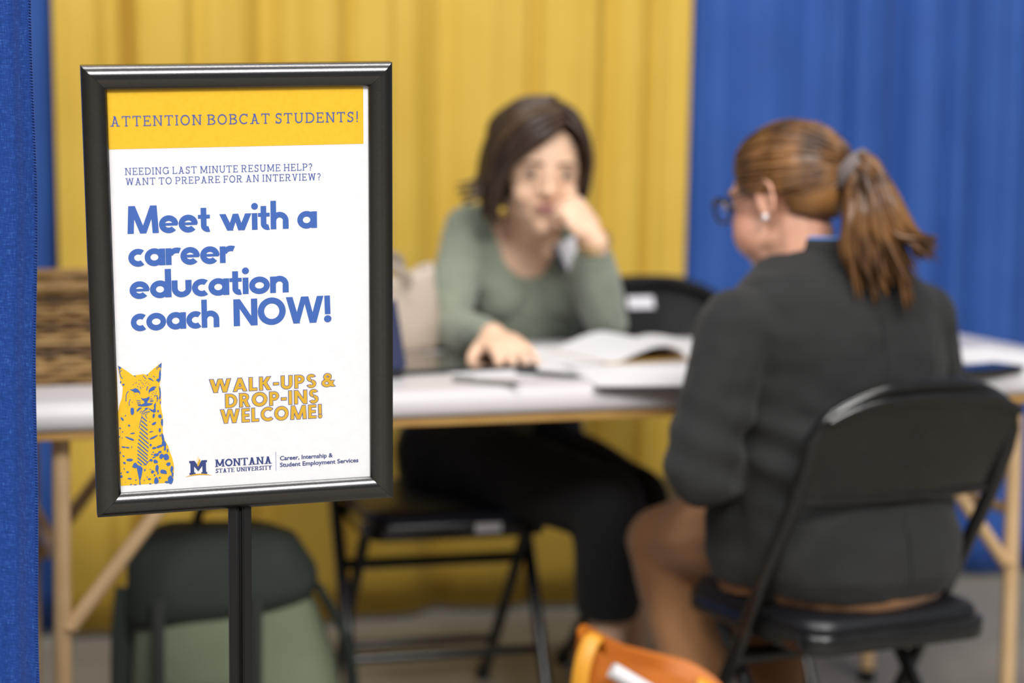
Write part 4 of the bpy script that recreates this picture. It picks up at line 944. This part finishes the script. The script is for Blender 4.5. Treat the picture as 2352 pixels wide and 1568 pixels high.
# hair: pulled-back cap, locks combed to the ponytail root, ponytail
capb = MB(); R3 = TB_.to_3x3()
capb.ell(TB_ @ (Vector((0, 0.018, 0.046)) * KB), (0.083, 0.100, 0.083), R3, nu=24, nv=16)
capb.ell(TB_ @ (Vector((0, 0.040, 0.0)) * KB), (0.066, 0.066, 0.058), R3, nu=24, nv=16)
def hairlineB(co, no):
    q = TB_.inverted() @ co / KB
    if q.y < -0.060: return q.z < 0.085
    if q.y < 0.0: return q.z < 0.028 + 0.9 * max(0, -q.y - 0.01)
    if q.y < 0.036: return q.z < 0.040 - 0.3 * q.y
    return q.z < -0.052 + 0.55 * max(0, 0.085 - q.y)
hair_o = remesh(capb, 'hair', HAIR_B, WB, voxel=0.004, it=3, cut=hairlineB)
root = Vector((-0.012, 0.120, 0.030))
pathsB = []
rr = random.Random(9); comb = MB()
starts = []
for side in (-1, 1):
    for i in range(30):                                              # from the hairline back over the side of the head
        t = i / 29
        zz = 0.112 - 0.150 * t; yy = -0.068 + 0.11 * max(0, t - 0.45) * 1.6 if t > 0.45 else -0.068 + 0.01 * t
        xx = 0.030 + 0.050 * math.sin(min(1, t * 1.3) * PI / 2)
        if t > 0.62: zz = 0.030 - 0.074 * (t - 0.62) / 0.38; yy = 0.040 + 0.02 * (t - 0.62) / 0.38; xx = 0.074 - 0.016 * (t - 0.62) / 0.38
        starts.append((side * xx, yy, zz))
for i in range(17): starts.append(((i - 8) * 0.0045, -0.072, 0.108 - 0.0005 * abs(i - 8)))
for yy_ in (-0.045, -0.02, 0.008, 0.036, 0.064):                      # over the crown
    for i in range(15): starts.append(((i - 7) * 0.0108, yy_, 0.13 - 0.0011 * (i - 7) ** 2))
def surf(p):
    """push a local point onto the hair cap"""
    c = Vector((0, 0.018, 0.044)); d = p - c
    s = math.sqrt((d.x / 0.085) ** 2 + (d.y / 0.102) ** 2 + (d.z / 0.085) ** 2)
    return c + d / s if s > 1e-6 else p
for s0 in starts:
    s0 = Vector(s0); pts = []
    for j in range(7):
        t = j / 6; p = surf(s0.lerp(root, t)) if t < 0.9 else root
        if t == 0: p = Vector((0, 0.018, 0.044)) + (p - Vector((0, 0.018, 0.044))) * 0.96
        pts.append(TB_ @ ((p + Vector((rr.uniform(-1, 1), rr.uniform(-1, 1), rr.uniform(-1, 1))) * 0.002) * KB))
    q = spline(pts, 3); comb.tube(q, [0.0058 * (0.35 + 0.7 * math.sin(PI * min(1, a / (len(q) - 1) * 0.9 + 0.1))) for a in range(len(q))], n=7, flat=0.5)
comb.build('combed_locks', HAIR_B, hair_o, angle=180)
# ponytail: arches away from the root, then hangs over the back of the right shoulder
RT = TB_ @ (root * KB)
pony = MB(); rr = random.Random(12)
ends = [(1978, 690), (2000, 660), (2030, 690), (2060, 660), (2088, 705), (2070, 620), (2100, 640), (2120, 600), (2135, 570), (2148, 560), (1960, 640), (2040, 640), (2010, 690), (2085, 660), (2145, 590), (2110, 560)]
for i in range(120):
    e = ends[i % len(ends)]
    f = (e[0] - 1955) / 195                                          # 0 = inner strands, 1 = outer strands
    yb = RT.y - 0.015 - 0.06 * rr.random()
    p0 = RT + Vector((rr.uniform(-1, 1) * 0.012, rr.uniform(-1, 1) * 0.012, rr.uniform(-1, 1) * 0.018))
    p1 = at(1955 + 45 * f + rr.uniform(-8, 8), 388 - 25 * f + rr.uniform(0, 55) * (1 - f), RT.y - 0.01 + rr.uniform(-0.03, 0.03))
    p2 = at(1952 + 95 * f + rr.uniform(-8, 8), 470 - 30 * f + rr.uniform(-10, 10), yb)
    p3 = at(1938 + 158 * f + rr.uniform(-10, 10), 570 - 40 * f + rr.uniform(-10, 10), yb - 0.01)
    p4 = at(e[0] + rr.uniform(-14, 14), e[1] + rr.uniform(-22, 12), yb - 0.005 + rr.uniform(-0.02, 0.02))
    q = spline([p0, p1, p2, p3, p4], 5); n = len(q)
    pony.tube(q, [0.0098 * (0.45 + 0.6 * math.sin(PI * min(1, 0.08 + 0.8 * a / (n - 1)))) * (1 - 0.75 * (a / (n - 1)) ** 4) for a in range(n)], n=7, flat=0.65)
pt = pony.build('ponytail', HAIR_B, WB, angle=180)
ti = MB(); ax = (at(1990, 420, RT.y - 0.02) - RT).normalized(); u_ = ax.cross(Vector((0, 1, 0))).normalized(); w_ = ax.cross(u_)
for j in range(3):
    c_ = RT + ax * (0.004 + 0.007 * j)
    ti.tube([c_ + (u_ * math.cos(2 * PI * q / 24) * 0.034 + w_ * math.sin(2 * PI * q / 24) * 0.027) for q in range(25)], 0.0058, n=8)
ti.build('hair_tie', mat('grey_elastic', '#6d6260', rough=0.6), pt)
# glasses
gl = thing('glasses', 'dark-rimmed glasses worn by the ponytailed woman', 'glasses', tuple(TB_ @ (Vector((0, -0.10, 0.0)) * KB)))
DARK_PL = mat('dark_glasses_plastic', '#26241f', rough=0.25)
LENS = bpy.data.materials.new('lens_glass'); LENS.use_nodes = True
lb_ = LENS.node_tree.nodes['Principled BSDF']; lb_.inputs['Transmission Weight'].default_value = 1.0; lb_.inputs['Roughness'].default_value = 0.02; lb_.inputs['IOR'].default_value = 1.15; lb_.inputs['Base Color'].default_value = (0.96, 0.97, 0.96, 1)
for s in (-1, 1):
    rim_pts = []
    for k in range(25):
        t = 2 * PI * k / 24
        rim_pts.append(TB_ @ (Vector((s * 0.034 + 0.027 * math.copysign(abs(math.cos(t)) ** 0.8, math.cos(t)), -0.112 + 0.006 * abs(math.cos(t)) * (1 if s * math.cos(t) > 0 else 0), 0.008 + 0.021 * math.copysign(abs(math.sin(t)) ** 0.85, math.sin(t)))) * KB))
    rb = MB(); rb.tube(rim_pts, 0.0026, n=8); rim_o = rb.build('rim', DARK_PL, gl)
    lm_ = MB(); nrm = (TB_.to_3x3() @ Vector((0, -1, 0))) * 0.0008
    lm_.add([p + nrm for p in rim_pts[:-1]] + [p - nrm for p in rim_pts[:-1]], [tuple(range(24)), tuple(reversed(range(24, 48)))] + [(a, 24 + a, 24 + (a + 1) % 24, (a + 1) % 24) for a in range(24)])
    lm_.build('lens', LENS, rim_o, smooth=False)
    tb = MB(); tb.tube(spline([TB_ @ (Vector(q) * KB) for q in ((s * 0.062, -0.108, 0.016), (s * 0.074, -0.06, 0.018), (s * 0.080, 0.0, 0.020), (s * 0.082, 0.028, 0.004))], 5), 0.0024, n=7); tb.build('temple', DARK_PL, gl)
bg_ = MB(); bg_.tube([TB_ @ (Vector(q) * KB) for q in ((-0.009, -0.112, 0.012), (0, -0.114, 0.015), (0.009, -0.112, 0.012))], 0.0024, n=7); bg_.build('bridge', DARK_PL, gl)
er = MB(); er.ell(TB_ @ (Vector((0.082, 0.006, -0.030)) * KB), (0.0068, 0.0068, 0.0068)); ea = er.build('earring', PEARL, WB)
er = MB(); er.ell(TB_ @ (Vector((-0.082, 0.006, -0.030)) * KB), (0.0068, 0.0068, 0.0068)); er.build('earring', PEARL, WB)
# ------------------------------------------------------------------ things on the table
def yaw_basis(deg): return Matrix.Rotation(math.radians(deg), 3, 'Z')
SHEET = mat('white_printed_paper', '#e6e3e4', rough=0.6, color2='#d9d6d8', scale=60, contrast=(0.55, 0.75), stretch=(0.4, 4, 1))
def sheet(label, c, deg, z=TZ, w=0.216, h=0.279, curl=0.0, n=8):
    t = MB(); R = yaw_basis(deg); rows_t, rows_b = [], []
    for i in range(n + 1):
        for j in range(n + 1):
            x, y = (i / n - .5) * w, (j / n - .5) * h
            lift = curl * (abs(i / n - .5) * 2) ** 3
            p = Vector((c.x, c.y, z)) + R @ Vector((x, y, 0)) + Vector((0, 0, lift)); rows_t.append(p + Vector((0, 0, 0.0012))); rows_b.append(p + Vector((0, 0, 0.0002)))
    N = n + 1; fs = [(a * N + b, (a + 1) * N + b, (a + 1) * N + b + 1, a * N + b + 1) for a in range(n) for b in range(n)]
    off = N * N; fs += [tuple(off + q for q in reversed(f)) for f in fs]
    ed = [i * N for i in range(N)] + [n * N + j for j in range(1, N)] + [i * N + n for i in range(n - 1, -1, -1)] + [j for j in range(n - 1, 0, -1)]
    fs += [(ed[k], off + ed[k], off + ed[(k + 1) % len(ed)], ed[(k + 1) % len(ed)]) for k in range(len(ed))]
    t.add(rows_t + rows_b, fs); o = t.build('paper_sheet', SHEET, smooth=False)
    return tag(o, label, 'paper', 'loose papers on the table')
sheet('white paper sheet lying under the hand of the woman in green', atz(1150, 842, TZ), 12)
sheet('white paper sheet between the hand and the open booklet', atz(1335, 815, TZ), 24, z=TZ + 0.0014)
sheet('white paper sheet at the table front edge before the booklet', atz(1480, 862, TZ), 8, z=TZ + 0.0002)
sheet('white paper sheet behind the ponytailed woman at the right table end', atz(2290, 822, TZ), 30, z=TZ + 0.0002)
# open booklet with arched pages
bk = thing('booklet', 'open booklet with arching white pages near the elbow of the woman in green', 'booklet', tuple(atz(1505, 812, TZ)), math.radians(28))
def page(sgn, hgt, name, m, inset=0.0):
    b = MB(); n = 12; T, B_ = [], []
    for i in range(n + 1):
        u = i / n; x = sgn * u * (0.17 - inset); z = 0.004 + hgt * math.sin(PI * min(1, u * 1.05) ** 0.7) * (1 - 0.35 * u)
        for yv in (-0.11 + inset, 0.11 - inset): T.append(Vector((x, yv, z))); B_.append(Vector((x, yv, max(z - 0.006, 0.001))))
    for i in range(n):
        a = 2 * i; b.add([T[a], T[a + 1], T[a + 3], T[a + 2], B_[a], B_[a + 1], B_[a + 3], B_[a + 2]], [(0, 1, 2, 3), (4, 7, 6, 5), (0, 3, 7, 4), (1, 5, 6, 2), (0, 4, 5, 1), (3, 2, 6, 7)])
    return b.build(name, m, bk, world=False)
page(-1, 0.034, 'page', SHEET); page(1, 0.022, 'page', SHEET)
cvb = MB(); cvb.box((0, 0, 0.0015), (0.35, 0.226, 0.003)); cvb.build('cover', mat('mustard_cover', '#b58f3e', rough=0.5), bk, world=False, bevel=0.001)
# dark glossy tablet folder, laptop, pen, phone
GLOSS = mat('glossy_black_glass', '#0e0d0c', rough=0.06, coat=0.5)
fo = thing('tablet', 'dark glossy tablet lying flat near the forearm of the woman in green', 'tablet', tuple(atz(1020, 838, TZ)), T_YAW + 0.12)
b = MB(); slab(b, (0, 0, 0), Vector((1, 0, 0)), Vector((0, 1, 0)), 0.135, 0.115, 0.01, [(0.001, 0.0015), (0, 0.003), (0, 0.007), (0.001, 0.008)]); b.build('body', BLACK_VINYL, fo, world=False, angle=60)
b = MB(); slab(b, (0, 0, 0), Vector((1, 0, 0)), Vector((0, 1, 0)), 0.131, 0.111, 0.008, [(0, 0.008), (0.0005, 0.0088)]); b.build('screen', GLOSS, fo, world=False)
LAP = mat('slate_laptop_shell', '#3b4160', rough=0.35, metal=0.3)
la = atz(925, 868, TZ)
lp = thing('laptop', 'slate blue laptop standing open behind the framed sign', 'laptop', (la.x, la.y, TZ), T_YAW + 0.25)
b = MB(); slab(b, (-0.15, 0.105, 0), Vector((1, 0, 0)), Vector((0, 1, 0)), 0.155, 0.108, 0.012, [(0.002, 0.001), (0, 0.004), (0, 0.014), (0.002, 0.016)]); b.build('base', mat('dark_laptop_deck', '#25262c', rough=0.4), lp, world=False, angle=60)
b = MB(); Rl = Matrix.Rotation(math.radians(-18), 3, 'X'); b.box(Vector((-0.15, -0.004, 0.016)) + Rl @ Vector((0, 0, 0.10)) * 0.6, (0.31, 0.007, 0.12), Rl); lid = b.build('lid', LAP, lp, world=False, bevel=0.003)
b = MB(); b.box(Vector((-0.15, 0.0015, 0.016)) + Rl @ Vector((0, 0, 0.10)) * 0.6, (0.29, 0.004, 0.105), Rl); b.build('screen', GLOSS, lid, world=False)
def pen(label, c, deg, m):
    t = thing('pen', label, 'pen', (c.x, c.y, TZ), math.radians(deg), 'pens on the table')
    MB().tube([(-0.065, 0, 0.006), (0.045, 0, 0.006)], 0.0045, n=10).build('barrel', m, t, world=False)
    MB().tube([(0.045, 0, 0.006), (0.062, 0, 0.0052)], [0.0045, 0.001], n=10).build('tip', PEN2, t, world=False)
    MB().box((-0.045, 0, 0.0115), (0.04, 0.003, 0.002)).build('clip', m, t, world=False)
PEN = mat('grey_pen_plastic', '#8a8680', rough=0.4); PEN2 = mat('dark_pen_plastic', '#4c4a48', rough=0.4)
pen('grey pen lying by the front edge below the hand', atz(1120, 884, TZ), -28, PEN)
pen('dark pen lying right of the fingertips on the paper', atz(1262, 866, TZ), -30, PEN2)
ph = atz(2256, 851, TZ); pt_ = thing('phone', 'dark phone lying on the right table end by the paper', 'phone', (ph.x, ph.y, TZ), T_YAW + 0.3)
b = MB(); slab(b, (0, 0, 0), Vector((1, 0, 0)), Vector((0, 1, 0)), 0.075, 0.037, 0.008, [(0.001, 0.0005), (0, 0.002), (0, 0.007), (0.001, 0.008)]); b.build('case', BLACK_VINYL, pt_, world=False, angle=60)
b = MB(); slab(b, (0, 0, 0), Vector((1, 0, 0)), Vector((0, 1, 0)), 0.071, 0.034, 0.006, [(0, 0.008), (0.0004, 0.0086)]); b.build('screen', GLOSS, pt_, world=False)

# wicker basket
WICK = [mat('wicker_' + n_, c, rough=0.75, color2=c2, scale=50, bump=0.2, bscale=200) for n_, c, c2 in (('brown', '#7c5c34', '#94723f'), ('tan', '#9c7a4a', '#ad8b58'), ('dark', '#4e3a24', '#6a4e2e'))]
bc = tp(0.06, 0.33, 0)
bx = thing('wicker_basket', 'brown woven wicker basket on the left end of the table', 'basket', (bc.x, bc.y, TZ), T_YAW)
def bring(z, grow=0.0):
    return [Vector((x, y, z)) for x, y in rounded_rect(0.185 + 0.12 * z + grow, 0.125 + 0.12 * z + grow, 0.05, 10)]
b = MB(); lo = [bring(0.004), bring(0.15), bring(0.15, -0.012), bring(0.010, -0.012)]; b.loft(lo); b.build('lining', WICK[2], bx, world=False)
rr = random.Random(3)
for k in range(17):                                                  # woven rows
    z = 0.007 + k * 0.0090; base = bring(z); dense = []
    for i in range(len(base)):
        a, c = base[i], base[(i + 1) % len(base)]; L = (c - a).length; m_ = max(1, int(L / 0.012))
        for q in range(m_): dense.append(a.lerp(c, q / m_))
    cen = Vector((0, 0, z)); P = []
    for i, p in enumerate(dense):
        out = (p - cen).normalized(); P.append(p + out * (0.004 * math.sin(i * 1.15 + (k % 2) * PI)) + Vector((0, 0, rr.uniform(-1, 1) * 0.0012)))
    P.append(P[0].copy())
    MB().tube(P, 0.0050, n=6, flat=0.9).build('woven_row', WICK[rr.choice((0, 0, 1, 2))], bx, world=False)
b = MB(); P = bring(0.160, 0.002); P.append(P[0].copy()); b.tube(P, 0.010, n=8); b.build('rim', WICK[0], bx, world=False)
st = bring(0.0); st2 = bring(0.158)
for i in range(0, len(st), 2):
    MB().tube([st[i] * 1.012 + Vector((0, 0, .004)), st2[i] * 1.012], 0.0042, n=6).build('stake', WICK[1], bx, world=False)

# slouching canvas tote near the back edge
CANVAS = mat('beige_canvas', '#c9b9a8', rough=0.85, color2='#bfae9c', scale=9, bump=0.15, bscale=300)
tq = atz(845, 806, TZ); to = thing('tote_bag', 'slouching beige canvas tote bag between the sign and the woman in green', 'bag', (tq.x, tq.y, TZ), T_YAW)
def trow(z, hx, hy, droop=0.0):
    out = []
    for k in range(36):
        t = 2 * PI * k / 36; c_, s_2 = math.cos(t), math.sin(t)
        x, y = hx * math.copysign(abs(c_) ** 0.7, c_), hy * math.copysign(abs(s_2) ** 0.8, s_2)
        out.append(Vector((x + 0.006 * noise.noise(Vector((t * 2, z * 20, 1))), y + 0.010 * noise.noise(Vector((t * 3, z * 15, 7))), z + droop * (math.cos(2 * t + 0.5) + 0.5 * math.sin(3 * t)))))
    return out
b = MB(); b.loft([trow(0.002, 0.13, 0.05), trow(0.02, 0.14, 0.06), trow(0.06, 0.142, 0.062), trow(0.10, 0.135, 0.055, 0.004), trow(0.135, 0.128, 0.05, 0.012), trow(0.15, 0.127, 0.05, 0.018), trow(0.149, 0.118, 0.042, 0.018), trow(0.11, 0.115, 0.04, 0.006)])
b.build('bag_body', CANVAS, to, world=False, angle=180)
MB().tube(spline([(-0.06, -0.055, 0.13), (-0.055, -0.07, 0.165), (0.0, -0.075, 0.172), (0.055, -0.07, 0.15), (0.06, -0.056, 0.125)], 5), 0.009, n=8, flat=0.3).build('handle', CANVAS, to, world=False)
MB().tube(spline([(-0.06, 0.05, 0.14), (-0.05, 0.05, 0.185), (0.01, 0.04, 0.19), (0.07, 0.045, 0.17), (0.075, 0.05, 0.14)], 5), 0.009, n=8, flat=0.3).build('handle', mat('grey_webbing', '#8f8680', rough=0.8), to, world=False)

# ------------------------------------------------------------------ green backpack on the floor under the table
GRN = mat('olive_green_pack_cloth', '#818b72', rough=0.8, color2='#77826a', scale=8, bump=0.15, bscale=350)
DGRN = mat('dark_green_pack_cloth', '#343d37', rough=0.8, color2='#2e3631', scale=8, bump=0.15, bscale=350)
STRAP = mat('black_green_webbing', '#2b2f2a', rough=0.7)
BUCK = mat('tan_cord', '#a08c62', rough=0.6)
bpY = 3.42; bl, brr = at(300, 1400, bpY), at(720, 1400, bpY)
bpk = thing('backpack', 'olive and dark green backpack standing on the floor behind the sign pole', 'backpack', ((bl.x + brr.x) / 2, bpY + 0.02, 0), 0.10)
def brow(z, hx, hy, ox=0.0, oy=0.0, p=0.62, tilt=0.0):
    out = []
    for k in range(40):
        t = 2 * PI * k / 40; c_, s_2 = math.cos(t), math.sin(t)
        out.append(Vector((ox + hx * math.copysign(abs(c_) ** p, c_) + 0.004 * noise.noise(Vector((t, z * 9, 3))), oy + hy * math.copysign(abs(s_2) ** p, s_2) + 0.008 * noise.noise(Vector((t * 2, z * 12, 5))), z + tilt * c_)))
    return out
b = MB(); b.loft([brow(0.004, 0.165, 0.10, 0.035), brow(0.03, 0.180, 0.115, 0.035), brow(0.12, 0.182, 0.118, 0.030), brow(0.22, 0.175, 0.112, 0.020), brow(0.32, 0.158, 0.10, 0.005), brow(0.39, 0.142, 0.085, -0.008), brow(0.42, 0.12, 0.06, -0.012)])
body_b = b.build('pack_body', GRN, bpk, world=False, angle=180)
b = MB(); b.loft([brow(0.325, 0.163, 0.108, 0.003, tilt=0.035), brow(0.355, 0.165, 0.112, 0.0, tilt=0.03), brow(0.41, 0.158, 0.105, -0.008), brow(0.445, 0.138, 0.085, -0.012), brow(0.462, 0.10, 0.055, -0.014), brow(0.466, 0.05, 0.03, -0.014)]); b.build('lid', DGRN, bpk, world=False, angle=180)
b = MB(); b.loft([[Vector((x, -0.108 - d_, z)) for x, z in ((-0.12, 0.04), (0.09, 0.04), (0.11, 0.06), (0.105, 0.19), (0.08, 0.21), (-0.10, 0.21), (-0.125, 0.19), (-0.135, 0.06))] for d_ in (-0.02, 0.012, 0.026)]); pk = b.build('front_pocket', GRN, bpk, world=False, bevel=0.01, seg=3)
MB().box((-0.015, -0.136, 0.196), (0.20, 0.006, 0.016)).build('zip', STRAP, pk, world=False, bevel=0.002)
for x in (-0.105, 0.06):
    s_ = MB(); s_.tube([(x, -0.118, 0.36), (x, -0.128, 0.28), (x, -0.140, 0.20), (x, -0.136, 0.06)], 0.011, n=8, flat=0.25, up=(0, 1, 0)); so = s_.build('strap', STRAP, bpk, world=False)
    MB().box((x, -0.145, 0.165), (0.030, 0.010, 0.034)).build('buckle', BUCK, so, world=False, bevel=0.004)
for sx in (-1, 1):
    b = MB(); b.tube(spline([(sx * 0.165, -0.03, 0.36), (sx * 0.195 + 0.02, -0.02, 0.26), (sx * 0.205 + 0.03, -0.01, 0.12), (sx * 0.19 + 0.035, 0.0, 0.02)], 5), 0.020, n=8, flat=0.4); b.build('side_strap', DGRN, bpk, world=False)
MB().tube(spline([(-0.05, 0.03, 0.455), (-0.035, 0.03, 0.49), (0.02, 0.03, 0.492), (0.035, 0.03, 0.455)], 5), 0.009, n=8).build('grab_handle', STRAP, bpk, world=False)

# ------------------------------------------------------------------ orange bag on the floor by the near chair
ORG = mat('orange_bag_cloth', '#c9721c', rough=0.55, color2='#b8631a', scale=10, bump=0.15, bscale=200)
ORY = mat('amber_strap', '#df9a2c', rough=0.45)
MESHD = mat('brown_mesh_panel', '#5b3214', rough=0.7, color2='#8a4e1c', scale=90)
og = at(1440, 1520, 3.02)
ob = thing('tote_bag', 'orange bag with amber straps on the floor beside the near chair', 'bag', (og.x + 0.01, 3.06, 0), math.radians(-14))
def orow(z, hx, hy, ox=0, tl=0.0):
    return [Vector((ox + hx * math.copysign(abs(math.cos(t)) ** 0.5, math.cos(t)), hy * math.copysign(abs(math.sin(t)) ** 0.5, math.sin(t)), z - tl * math.cos(t))) for t in [2 * PI * k / 32 for k in range(32)]]
b = MB(); b.loft([orow(0.003, 0.12, 0.055, 0.03), orow(0.03, 0.128, 0.06, 0.03), orow(0.20, 0.128, 0.058, 0.03), orow(0.30, 0.12, 0.05, 0.03, 0.02), orow(0.335, 0.115, 0.046, 0.03, 0.045), orow(0.331, 0.107, 0.038, 0.03, 0.045), orow(0.24, 0.105, 0.036, 0.03)]); b.build('bag_body', ORG, ob, world=False, angle=60)
b = MB(); b.loft([[Vector((x, -0.056 - d_, z)) for x, z in ((-0.055, 0.05), (0.095, 0.05), (0.09, 0.28), (-0.02, 0.30))] for d_ in (-0.01, 0.026)]); b.build('mesh_pocket', MESHD, ob, world=False, bevel=0.003)
for x, y, dz_ in ((-0.075, -0.066, 0), (0.09, 0.062, -0.075)):
    MB().tube(spline([(x, y, 0.02), (x, y, 0.20 + dz_), (x + 0.008, y * 0.95, 0.33 + dz_), (x + 0.022, y * 0.5, 0.375 + dz_), (x + 0.024, 0.0, 0.345 + dz_)], 5), 0.0135, n=8, flat=0.3, up=(0, 1, 0)).build('strap', ORY, ob, world=False)
ro = thing('paper_roll', 'white rolled paper poking out of the orange bag', 'paper', tuple(at(1470, 1560, 2.99)), 0)
MB().tube([at(1405, 1538, 2.975), at(1530, 1612, 2.985)], 0.0125, n=12).build('roll', SHEET, ro)
